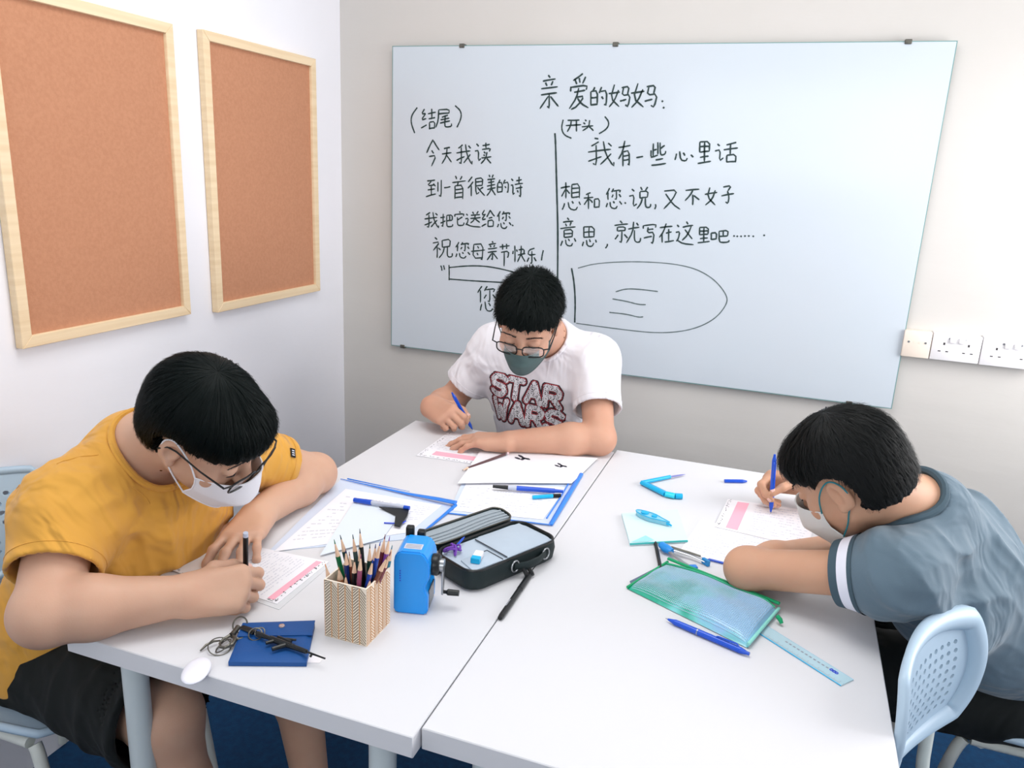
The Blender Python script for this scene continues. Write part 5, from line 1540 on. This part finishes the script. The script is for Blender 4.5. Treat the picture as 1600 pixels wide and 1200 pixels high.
# ------------------------------------------------------------------ black pencil case, opened out
M['case_black'] = mat('black_nylon', S(10, 30, 32), .6, bump=(600, .3, .0008))
M['lining'] = mat('grey_blue_lining', S(184, 198, 212), .8, noise=(12, .4, S(170, 184, 200)), bump=(60, .3, .003))
M['lining2'] = mat('grey_mesh_lining', S(158, 168, 176), .85, bump=(200, .5, .002))
c0 = Vector((.535, .485, TZ))
ax = math.atan2(.640-.375, .600-.535)
ax = math.radians(63)
t = thing('pencil_case', 'black zip pencil case lying open with a grey lining', 'pencil case', tuple(c0), ax)
def rrect(hx, hy, r, n=6):
    o = []
    for cx, cy, a0 in ((hx-r, hy-r, 0), (-hx+r, hy-r, PI/2), (-hx+r, -hy+r, PI), (hx-r, -hy+r, 1.5*PI)):
        for k in range(n+1):
            a = a0+PI/2*k/n; o.append((cx+r*math.cos(a), cy+r*math.sin(a)))
    return o
def tray(hx, hy, r, h0, h1, wall, mtx, name, parent, depth):
    m = MB(); rings = []
    for s_, z in ((-.006, 0), (0, .006), (.002, h1*.6), (0, h1)): rings.append([(x, y, z) for x, y in rrect(hx+s_, hy+s_, r)])
    for s_, z in ((-wall, h1), (-wall-.001, h1-depth)): rings.append([(x, y, z) for x, y in rrect(hx+s_, hy+s_, max(.004, r-wall))])
    n = len(rings[0]); vs_ = [mtx @ Vector(p) for q_ in rings for p in q_]; fs = []
    for i in range(len(rings)-1):
        for k in range(n): fs.append((i*n+k, i*n+(k+1) % n, (i+1)*n+(k+1) % n, (i+1)*n+k))
    fs.append(tuple(range(n-1, -1, -1))); fs.append(tuple((len(rings)-1)*n+k for k in range(n)))
    m.add(vs_, fs); return m.build(name, M['case_black'], parent, smooth=40)
I4 = Matrix.Identity(4)
HX, HY = .112, .058
tr = tray(HX, HY, .030, 0, .040, .004, I4, 'bottom_shell', t, .006)
q = MB(); q.tube([(x, y, .0405) for x, y in rrect(HX-.002, HY-.002, .028)], .0026, 8, closed=True); q.build('zip', M['black'], t)
# lining panels with pockets
q = MB(); q.prism(rrect(HX-.007, HY-.007, .024), .034, .0375); q.build('lining', M['lining'], t)
q = MB(); q.prism([(-.018, -.048), (.100, -.048), (.100, .046), (-.004, .050), (-.018, .044)], .0375, .0395, bev=.001); q.build('lining_pocket', M['lining'], t)
q = MB(); q.prism([(-.100, -.046), (-.030, -.050), (-.030, -.004), (-.092, -.002)], .0375, .0400, bev=.001); q.build('lining_pocket', M['lining'], t)
q = MB(); q.tube([(-.018, -.046, .0402), (-.018, .0, .0405), (-.018, .044, .0402)], .0012, 6); q.build('pocket_edge', M['sharp_dark'], t)
q = MB(); q.tube([(-.030, -.048, .0405), (-.030, -.004, .0405), (-.060, -.003, .0405)], .0010, 6); q.build('pocket_edge', M['sharp_dark'], t)
# lid opened to the left side (local +y), leaning on the folder
LM = Matrix.Translation((0, HY+.002, .040)) @ Matrix.Rotation(math.radians(8), 4, 'X')
def lidp(x, y, z): return LM @ Vector((x, y, z))
m = MB(); out = rrect(HX-.008, .027, .020); n = len(out)
rg = [[(x*.99, y+.029, -.010) for x, y in out], [(x, y+.029, -.004) for x, y in out], [(x, y+.029, .004) for x, y in out], [(x*.96, (y)*.92+.029, .004) for x, y in out], [(x*.96, y*.92+.029, .001) for x, y in out]]
vs_ = [lidp(*p) for r__ in rg for p in r__]; fs = []
for i in range(4):
    for k in range(n): fs.append((i*n+k, i*n+(k+1) % n, (i+1)*n+(k+1) % n, (i+1)*n+k))
fs.append(tuple(range(n-1, -1, -1))); m.add(vs_, fs); m.build('lid_shell', M['case_black'], t)
m = MB(); m.add([lidp(x*.96, y*.92+.029, .0012) for x, y in out], [tuple(range(n))]); m.build('lid_lining', M['lining2'], t, smooth=0)
for yy in (.012, .021, .030, .040):
    q = MB(); q.tube([lidp(x, yy+.003*math.sin(x*30), .0025) for x in np.linspace(-.098, .098, 9)], .0026, 6, flat=((0, 0, 1), .6)); q.build('lid_fold', M['lining2'], t)
q = MB(); q.tube([lidp(x*.985, y*.98+.029, .0048) for x, y in out], .0018, 6, closed=True); q.build('lid_zip', M['dark_steel'], t)
# carrying strap with metal rings on the near side
q = MB(); q.tube([(-.010, -HY-.002, .024), (.012, -HY-.013, .024), (.040, -HY-.014, .026), (.066, -HY-.004, .026)], [.007, .008, .008, .007], 8, flat=((0, 1, 0), .35)); q.build('carry_strap', M['case_black'], t)
for x, y in ((-.012, -HY-.003), (.068, -HY-.003)):
    q = MB(); q.tube([(x+.009*math.cos(a), y-.002, .026+.011*math.sin(a)) for a in np.linspace(0, 2*PI, 16, endpoint=False)], .0014, 6, closed=True); q.build('strap_ring', M['steel'], t)
for x in (.004, .016):
    q = MB(); q.tube([(x, -HY-.008, .020), (x+.002, -HY-.018, .008), (x+.001, -HY-.022, .0045)], [.003, .0045, .004], 8); q.build('zip_puller', M['black'], t)
# things in the case
def in_case(x, y, z): return Matrix.Translation(c0) @ Matrix.Rotation(ax, 4, 'Z') @ Vector((x, y, z))
p = in_case(-.068, -.020, .0405)
e = thing('eraser', 'small white eraser with a turquoise sleeve in the open black pencil case', 'eraser', tuple(p), ax+.6)
MB().box((-.005, -.008, 0), (.018, .008, .010), .0015, 2).build('rubber', M['paper'], e); MB().box((-.017, -.0085, -.0003), (-.004, .0085, .0105), .001, 1).build('sleeve', M['cyan'], e)
p = in_case(-.085, .030, .0405)
e = thing('ribbon', 'crumpled purple ribbon at the lid side of the open black pencil case', 'ribbon', tuple(p))
rr = random.Random(3); q = MB(); M['violet'] = mat('violet_ribbon', S(118, 64, 176), .5)
q.tube([(.014*math.cos(a*1.7)*(1-.03*a), .012*math.sin(a*2.3), .006+.005*math.sin(a*3.1)) for a in np.linspace(0, 9, 60)], .0018, 6); q.build('ribbon_loop', M['violet'], e)
a, b = in_case(-.078, .034, .044), in_case(-.040, .050, .050)
rod('pen', 'thin blue pen tip sticking out beside the purple ribbon in the case', 'pen', a, b, [('barrel', M['pen_blue'], 0, .8, .0022, .0022), ('point', M['pen_blue'], .8, 1, .0022, .0006)])
# black strap lying among the sheets
t = thing('strap_end', 'dark strap end lying on the folder behind the sharpener', 'strap', tuple(T(622, 808, TZ+.005)))
m = MB(); pp = [T(592, 793, TZ+.009), T(639, 797, TZ+.009), T(637, 806, TZ+.008), T(625, 824, TZ+.007), T(616, 822, TZ+.007), T(618, 806, TZ+.008)]
vs_ = pp+[p_+Vector((0, 0, .0022)) for p_ in pp]; n = 6
m.add(vs_, [tuple(range(n-1, -1, -1)), tuple(range(n, 2*n))]+[(i, (i+1) % n, n+(i+1) % n, n+i) for i in range(n)]); m.build('strap_body', M['black'], t, world=True, smooth=0)
q = MB(); q.tube([T(600, 817, TZ+.007), T(628, 818, TZ+.0075), T(634, 814, TZ+.008)], .0016, 6); q.build('strap_stitching', M['blue_dark'], t, world=True)

# ------------------------------------------------------------------ wallet, keys and fob
M['wallet'] = mat('blue_leather', S(10, 74, 140), .5, bump=(260, .3, .001))
wq = [T(357, 1041), T(479, 1042), T(492, 981), T(380, 985)]
wc = sum(wq, Vector())/4
t = thing('wallet', 'small blue snap wallet with a flap near the front table edge', 'wallet', (wc.x, wc.y, TZ))
def wl(u, v, z): 
    p_ = wq[0]*(1-u)*(1-v)+wq[1]*u*(1-v)+wq[2]*u*v+wq[3]*(1-u)*v; return Vector((p_.x, p_.y, TZ+z))
def slab(u0, u1, v0, v1, zf, th, name, mt, nx=12, ny=8):
    m = MB()
    for w in (1, 0):
        for j in range(ny+1):
            for i in range(nx+1):
                u = u0+(u1-u0)*i/nx; v = v0+(v1-v0)*j/ny
                e_ = min(i, nx-i, j, ny-j); rr_ = (0 if e_ else -.35*th)
                m.v.append(tuple(wl(u, v, zf(u, v)+(th+rr_ if w else -rr_*0))))
    k = (nx+1)*(ny+1)
    for j in range(ny):
        for i in range(nx):
            a = j*(nx+1)+i; m.f += [(a, a+1, a+nx+2, a+nx+1), (k+a, k+a+nx+1, k+a+nx+2, k+a+1)]
    bd = [i for i in range(nx+1)]+[j*(nx+1)+nx for j in range(1, ny+1)]+[ny*(nx+1)+i for i in range(nx-1, -1, -1)]+[j*(nx+1) for j in range(ny-1, 0, -1)]
    for a, b in zip(bd, bd[1:]+bd[:1]): m.f.append((b, a, k+a, k+b))
    m.mi = [0]*len(m.f); return m.build(name, mt, t, world=True, smooth=50)
slab(0, 1, 0, 1, lambda u, v: .0005, .0105, 'wallet_body', M['wallet'])
fl = slab(-.005, 1.005, .62, 1.01, lambda u, v: .0112+.001*(v-.6), .0022, 'flap', M['wallet'])
q = MB(); c = wl(.56, .86, .0142); q.lathe([(.0050, 0), (.0046, .0012), (.0025, .0018), (0, .0018)], 18, Matrix.Translation(c)); q.build('snap_button', mat('rose_metal', S(206, 186, 186), .25, metal=.7), t, world=True)
# key bunch
k0 = T(366, 1000)
t = thing('key_clasp', 'antique metal trigger clasp with split rings left of the blue wallet', 'key ring', tuple(k0))
def ringat(px, py, z, r, wr, tilt, name='split_ring', mt=None):
    c = T(px, py, TZ+z); q = MB(); mm = Matrix.Translation(c) @ Matrix.Rotation(tilt[0], 4, 'X') @ Matrix.Rotation(tilt[1], 4, 'Y')
    q.tube([mm @ Vector((r*math.cos(a), r*math.sin(a), 0)) for a in np.linspace(0, 2*PI, 28, endpoint=False)], wr, 8, closed=True)
    return q.build(name, mt or M['dark_steel'], t, world=True)
ringat(375, 976, .010, .0120, .0013, (.9, .1)); ringat(399, 991, .016, .0100, .0011, (.5, .3)); ringat(349, 1009, .008, .013, .0010, (.3, -.5)); ringat(343, 1010, .006, .0165, .0009, (.2, .3)); ringat(406, 988, .017, .0075, .001, (.6, .2))
A_, B_ = T(372, 980, TZ+.010), T(348, 1012, TZ+.008)
q = MB(); q.tube([A_, A_.lerp(B_, .25), A_.lerp(B_, .42)], [.0045, .0040, .0052], 10); q.build('clasp_swivel', M['dark_steel'], t, world=True)
dd = (B_-A_).normalized(); sd = Vector((-dd.y, dd.x, 0)).normalized(); cc = A_.lerp(B_, .70)
q = MB(); q.tube([cc-dd*.014+sd*.003, cc-dd*.006+sd*.010, cc+dd*.006+sd*.0105, cc+dd*.015+sd*.003, cc+dd*.015-sd*.004, cc+dd*.006-sd*.0095], [.0030, .0034, .0032, .0026, .0022, .0016], 8); q.build('clasp_hook', M['dark_steel'], t, world=True)
q = MB(); q.tube([cc-dd*.014-sd*.003, cc-dd*.004-sd*.0085, cc+dd*.007-sd*.0095], [.0028, .0022, .0016], 8); q.build('clasp_gate', M['dark_steel'], t, world=True)
q = MB(); q.tube([cc-dd*.006+sd*.009, cc-dd*.010+sd*.016, cc-dd*.011+sd*.020], [.0018, .0014, .0022], 8); q.build('clasp_thumb_lever', M['dark_steel'], t, world=True)
q = MB(); q.tube([T(313, 1017, TZ+.003), T(322, 1008, TZ+.007), T(334, 1002, TZ+.008), T(344, 1001, TZ+.006)], [.0012, .0020, .0018, .0012], 8); q.build('key_blade', M['dark_steel'], t, world=True)
q = MB(); q.tube([T(378, 980, TZ+.014), T(390, 984, TZ+.016), T(398, 989, TZ+.016)], [.0055, .006, .0055], 8, flat=((0, 0, 1), .4)); q.build('leather_loop', M['black'], t, world=True)
# toy rifle charm lying across the wallet
a, b = T(402, 990, TZ+.0185), T(508, 1029, TZ+.0165)
t = thing('rifle_charm', 'black toy rifle key charm lying across the blue wallet', 'charm', tuple(a))
d = (b-a).normalized(); s = Vector((-d.y, d.x, 0)).normalized(); u = Vector((0, 0, 1)); Lr = (b-a).length
def seg(nm, t0, t1, off0, off1, r0, r1, n=8):
    q = MB(); q.tube([a+d*Lr*t0+s*off0, a+d*Lr*t1+s*off1], [r0, r1], n); return q.build(nm, M['black'], t, world=True)
seg('stock', .0, .20, 0, 0, .0042, .0030); seg('receiver', .20, .50, 0, 0, .0046, .0044); seg('handguard', .50, .74, 0, 0, .0040, .0034); seg('barrel', .74, 1.0, 0, 0, .0016, .0013)
seg('magazine', .44, .36, -.002, -.020, .0036, .0034); seg('pistol_grip', .27, .22, -.002, -.013, .0030, .0026); seg('scope', .26, .46, .0075, .0075, .0030, .0030); seg('scope_mount', .34, .34, .002, .007, .0024, .0020); seg('front_sight', .82, .83, -.001, -.006, .0012, .0020); seg('carry_handle', .36, .48, .010, .016, .0022, .0018)
# white oval fob overhanging the edge
c = T(307, 1053, TZ+.001); a2 = T(322, 1020); b2 = T(294, 1076); dr = (b2-a2).normalized()
t = thing('white_fob', 'white oval plastic fob hanging half over the front table edge', 'fob', (c.x, c.y, TZ), math.atan2(dr.y, dr.x))
b = bmesh.new(); bmesh.ops.create_uvsphere(b, u_segments=28, v_segments=16, radius=1)
for v_ in b.verts:
    x, y, z = v_.co; sx = abs(x)**.8*(1 if x > 0 else -1); v_.co = (sx*.031, y*.0185, z*.0062+.0064)
MB().bm(b).build('fob_body', mat('gloss_white_plastic', S(236, 236, 246), .3), t)
q = MB(); q.tube([(.0312*math.cos(a_), .0187*math.sin(a_), .0064) for a_ in np.linspace(0, 2*PI, 40, endpoint=False)], .0005, 6, closed=True); q.build('fob_seam', M['print_light'], t)
# pale slip under the wallet
page('paper_slip', 'tiny pink and white paper slip under the corner of the blue wallet', [(478, 1036), (488, 1020), (506, 1026), (500, 1036)], TZ+.0003, M['paper_cream'], seed=21)

# ------------------------------------------------------------------ things on the right table
# folded cyan craft knife
t = thing('folding_knife', 'cyan folding craft knife lying open in a narrow V', 'knife', tuple(T(1002, 753)))
a, b, c = T(1003, 754, TZ+.006), T(1047, 745, TZ+.006), T(1071, 741, TZ+.004)
q = MB(); q.tube([a, a.lerp(b, .5), b], [.0052, .0048, .0046], 10); q.build('arm', M['cyan'], t, world=True)
q = MB(); q.tube([b, b.lerp(c, .7), c], [.0036, .0032, .0006], 8, flat=((0, 0, 1), .4)); q.build('blade', mat('violet_grey_blade', S(122, 124, 196), .3), t, world=True)
e1 = T(1040, 772, TZ+.007); e2 = T(1055, 775, TZ+.007); e3 = T(1066, 775.5, TZ+.007)
q = MB(); q.tube([a, a.lerp(e1, .5), e1], [.0072, .0080, .0085], 10, flat=((0, 0, 1), .7)); q.build('handle', M['cyan'], t, world=True)
q = MB(); q.tube([a.lerp(e1, .2)+Vector((0, .006, .002)), e1+Vector((0, .006, .002))], .0030, 8); q.build('handle_rib', mat('deep_cyan', S(8, 140, 206), .3), t, world=True)
q = MB(); q.tube([e1, e2], [.0092, .0092], 12, flat=((0, 0, 1), .7)); q.build('collar_ring', mat('aqua_clear', S(40, 206, 232), .2), t, world=True)
q = MB(); q.tube([e2, e3], [.0070, .0068], 12); q.build('end_knob', M['cyan'], t, world=True)
# aqua card pack
M['aqua_paper'] = mat('pale_aqua_card', S(212, 236, 242), .6)
t, P = page('card_folder', 'pale aqua card folder lying under the blue correction tape', [(984, 853), (971, 806), (1058, 800), (1074, 848)], TZ+.0004, M['aqua_paper'], 'card', seed=12, thick=.0065)
q = MB(); q.tube([P(0, 0, .004), P(0, .5, .0042), P(0, 1, .004)], .0022, 6); q.build('teal_fold', mat('teal_card_edge', S(58, 176, 176), .5), t, world=True)
q = MB(); q.add([P(.02, .02, .0072), P(.20, .30, .0072), P(.04, .42, .0074), P(.0, .3, .0072)], [(0, 1, 2, 3)]); q.build('folded_corner', mat('aqua_corner', S(160, 222, 226), .5), t, world=True, smooth=0)
# correction tape: clear blue teardrop body with tape reels and a nose
a, b = T(997, 805, TZ+.007), T(1048, 824, TZ+.007); ce = a.lerp(b, .42)
t = thing('correction_tape', 'translucent light blue correction tape lying on the aqua card', 'correction tape', (ce.x, ce.y, TZ+.0072), math.atan2(b.y-a.y, b.x-a.x))
out = [(.036*math.cos(s_)-.004+.012*max(0, math.cos(s_))**3, .0125*math.sin(s_)*(1 if math.cos(s_) < .2 else 1-.75*(math.cos(s_)-.2))) for s_ in np.linspace(0, 2*PI, 36, endpoint=False)]
M['tape_blue'] = mat('clear_sky_blue_plastic', S(150, 220, 240), .12, alpha=.75)
q = MB(); q.prism(out, .0005, .0105, bev=.0022); q.build('tape_case', M['tape_blue'], t)
q = MB(); q.tube([(x, y, .0105) for x, y in out], .0012, 6, closed=True); q.build('case_rim', M['cyan'], t)
for x, r_ in ((-.018, .0085), (.006, .0062)):
    q = MB(); q.lathe([(r_, 0), (r_, .0075), (r_*.55, .0078), (r_*.3, .0078)], 20, Matrix.Translation((x, 0, .0055))); q.build('tape_reel', M['cyan'], t)
q = MB(); q.tube([(.038, 0, .006), (.050, 0, .004)], [.0040, .0016], 8); q.build('applicator_tip', M['cyan'], t)
# drawing compass
t = thing('drawing_compass', 'metal drawing compass with blue plastic fittings in front of the aqua card', 'compass', tuple(T(1040, 855)))
h_ = T(1042, 858, TZ+.010); q = MB(); q.tube([T(1034, 851, TZ+.010), h_, T(1050, 862, TZ+.010)], [.0085, .0110, .0075], 14, flat=((0, 0, 1), .75)); q.build('hinge_head', mat('azure_plastic', S(30, 140, 222), .3), t, world=True)
q = MB(); q.tube([h_+Vector((.008, .002, .001)), T(1080, 868, TZ+.009), T(1102, 878, TZ+.007)], [.0042, .0038, .0030], 8, flat=((0, 0, 1), .5)); q.build('leg', M['steel'], t, world=True)
q = MB(); q.tube([h_+Vector((.007, .010, .001)), T(1076, 863, TZ+.008), T(1095, 869, TZ+.006)], [.0026, .0024, .0018], 8); q.build('needle_arm', M['dark_steel'], t, world=True)
q = MB(); q.tube([h_+Vector((.004, -.006, .0)), T(1066, 878, TZ+.008), T(1080, 886, TZ+.007)], [.0042, .0038, .0034], 8, flat=((0, 0, 1), .6)); q.build('leg', M['steel'], t, world=True)
c = T(1083, 889, TZ+.007); MB().box((-.0075, -.0065, -.006), (.0075, .0065, .007), .002, 2, Matrix.Translation(c) @ Matrix.Rotation(.5, 4, 'Z')).build('pencil_clamp', mat('azure_plastic_b', S(40, 130, 216), .3), t, world=True)
c = T(1103, 878, TZ+.007); MB().box((-.0035, -.009, -.006), (.0035, .009, .006), .001, 1, Matrix.Translation(c) @ Matrix.Rotation(.9, 4, 'Z')).build('end_clip', mat('azure_plastic_c', S(20, 132, 200), .3), t, world=True)
# long thin blue pencil lead case beyond the compass
rod('pencil', 'thin blue pencil lying between the compass and the elbow of the boy in slate', 'pencil', T(1106, 873.5, TZ+.003), T(1152, 885, TZ+.003), [('lead', M['black'], 0, .03, .0005, .001), ('shaft', M['pen_blue'], .03, 1, .0026, .0026)], n=6)
# green mesh pouch
pq = [T(980, 921), T(1168, 1014), T(1216, 957), T(1043, 881)]
pc = sum(pq, Vector())/4
t = thing('mesh_pouch', 'green and blue mesh zip pouch full of stationery on the right table', 'pouch', (pc.x, pc.y, TZ))
def pw(u, v, top):
    p_ = pq[0]*(1-u)*(1-v)+pq[1]*u*(1-v)+pq[2]*u*v+pq[3]*(1-u)*v
    e_ = (max(0, 1-(2*u-1)**8)**.5)*(max(0, 1-(2*v-1)**4)**.6)
    z = .0015+(.026*e_*(.30+.70*u**.5)+.002*math.sin(u*11+v*4)*e_+.0015*math.sin(v*13+u*3)*e_ if top else 0)
    return Vector((p_.x, p_.y, TZ+z))
nu, nv = 110, 52; m = MB()
for j in range(nv+1):
    for i in range(nu+1): m.v.append(tuple(pw(i/nu, j/nv, True)))
k = len(m.v)
for j in range(nv+1):
    for i in range(nu+1): m.v.append(tuple(pw(i/nu, j/nv, False)))
for j in range(nv):
    for i in range(nu):
        a = j*(nu+1)+i; m.f += [(a, a+1, a+nu+2, a+nu+1), (k+a, k+a+nu+1, k+a+nu+2, k+a+1)]
bd = [i for i in range(nu+1)]+[j*(nu+1)+nu for j in range(1, nv+1)]+[nv*(nu+1)+i for i in range(nu-1, -1, -1)]+[j*(nu+1) for j in range(nv-1, 0, -1)]
for a, b in zip(bd, bd[1:]+bd[:1]): m.f.append((b, a, k+a, k+b))
m.mi = [0]*len(m.f)
mm = mat('glossy_pouch_film', S(120, 200, 214), .25, coat=.4); nt = mm.node_tree; bs = nt.nodes['Principled BSDF']; LK = nt.links.new
tc = nt.nodes.new('ShaderNodeTexCoord'); n1 = nt.nodes.new('ShaderNodeTexNoise'); n1.inputs['Scale'].default_value = 14
LK(tc.outputs['Object'], n1.inputs['Vector'])
rp = nt.nodes.new('ShaderNodeValToRGB'); rp.color_ramp.elements[0].position = .35; rp.color_ramp.elements[0].color = S(36, 168, 138); rp.color_ramp.elements[1].position = .62; rp.color_ramp.elements[1].color = S(150, 198, 232)
e_ = rp.color_ramp.elements.new(.47); e_.color = S(120, 208, 206)
sp_ = nt.nodes.new('ShaderNodeSeparateXYZ'); LK(tc.outputs['Object'], sp_.inputs[0])
ma = nt.nodes.new('ShaderNodeMath'); ma.operation = 'MULTIPLY_ADD'; ma.inputs[1].default_value = 1.3; LK(sp_.outputs[0], ma.inputs[0]); LK(n1.outputs['Fac'], ma.inputs[2]); LK(ma.outputs[0], rp.inputs[0]); LK(rp.outputs[0], bs.inputs['Base Color'])
m.build('pouch_body', mm, t, world=True, smooth=180)
# woven mesh threads over the film
g = MB(); M['mesh_thread'] = mat('pale_blue_thread', S(196, 222, 244), .4)
def thread(pts, r):
    g.tube(pts, r, 3, caps=False)
for i in range(2, 75): thread([pw(i/76, v, True)+Vector((0, 0, .0007)) for v in np.linspace(.04, .90, 18)], .00042)
for j in range(1, 34): thread([pw(u, j/38, True)+Vector((0, 0, .0008)) for u in np.linspace(.03, .97, 36)], .00042)
g.build('mesh_threads', M['mesh_thread'], t, world=True, smooth=180)['kind'] = 'stuff'
M['zip_green'] = mat('green_zip_tape', S(16, 158, 104), .45)
q = MB(); q.tube([pw(u, 1.0, False)+Vector((0, 0, .010+.006*u)) for u in np.linspace(0, 1, 14)], [.0035]*14, 8, flat=((0, 0, 1), .8)); q.build('zip_tape', M['zip_green'], t, world=True)
q = MB(); q.tube([pw(u, .93, True)+Vector((0, 0, .002)) for u in np.linspace(.02, .98, 14)], .0018, 8); q.build('zip_teeth', mat('green_teeth', S(50, 178, 130), .4), t, world=True)
q = MB(); q.tube([pw(1, v, False)+Vector((0, 0, .007)) for v in np.linspace(0, 1, 8)], [.003]*8, 8, flat=((0, 0, 1), .9)); q.build('end_binding', mat('aqua_binding', S(150, 226, 214), .4), t, world=True)
q = MB(); q.tube([pw(0, v, False)+Vector((0, 0, .003)) for v in np.linspace(0, 1, 8)], [.0026]*8, 8); q.build('end_binding', M['zip_green'], t, world=True)
c = T(1214, 962, TZ+.014); q = MB(); q.tube([c, c+Vector((.006, -.004, -.004)), c+Vector((.009, -.007, -.009))], [.0035, .004, .003], 8); q.build('zip_puller', M['zip_green'], t, world=True)
# small dark ruler under the pouch
def ruler(label, cs, z, mt, ticks, edge=None):
    t, P = page('ruler', label, cs, z, mt, 'ruler', seed=13, thick=.0016)
    q = MB(); n_ = ticks
    for k in range(n_+1):
        u = .03+.94*k/n_; h = .26 if k % 10 == 0 else (.19 if k % 5 == 0 else .12)
        q.add([P(u-.0011, .02, .0019), P(u+.0011, .02, .0019), P(u+.0011, .02+h, .0019), P(u-.0011, .02+h, .0019)], [(0, 1, 2, 3)])
    o = q.build('scale_marks', M['print'], t, world=True, smooth=0); o['kind'] = 'stuff'
    if edge:
        for v in (0, 1):
            q = MB(); q.tube([P(0, v, .0008), P(1, v, .0008)], .0009, 6); q.build('edge_strip', edge, t, world=True)
    return t, P
M['ruler_clear'] = mat('clear_aqua_ruler_plastic', S(196, 228, 240), .12, alpha=.85)
t, P = ruler('clear pale blue ruler sticking out from the right end of the mesh pouch', [(1150, 967), (1314, 1072), (1333, 1063), (1171, 962)], TZ+.0006, M['ruler_clear'], 100, M['cyan'])
q = MB()
for k in range(11):
    u = .42+.038*k; q.add([P(u, .60, .0019), P(u+.022, .60, .0019), P(u+.022, .70, .0019), P(u, .70, .0019)], [(0, 1, 2, 3)])
q.build('ruler_lettering', M['print'], t, world=True, smooth=0)['kind'] = 'stuff'
for uo in (.845, .868, .889):
    q = MB(); q.tube([P(uo+.010*math.cos(a_), .68+.085*math.sin(a_), .0021) for a_ in np.linspace(0, 2*PI, 14, endpoint=False)], .0008, 5, closed=True); q.build('maker_mark', M['blue_dark'], t, world=True)
ruler('small smoky ruler poking out behind the left tip of the mesh pouch', [(984, 909), (1033, 884), (1040, 892), (992, 921)], TZ+.0006, mat('smoky_ruler_plastic', S(96, 112, 136), .25), 30)
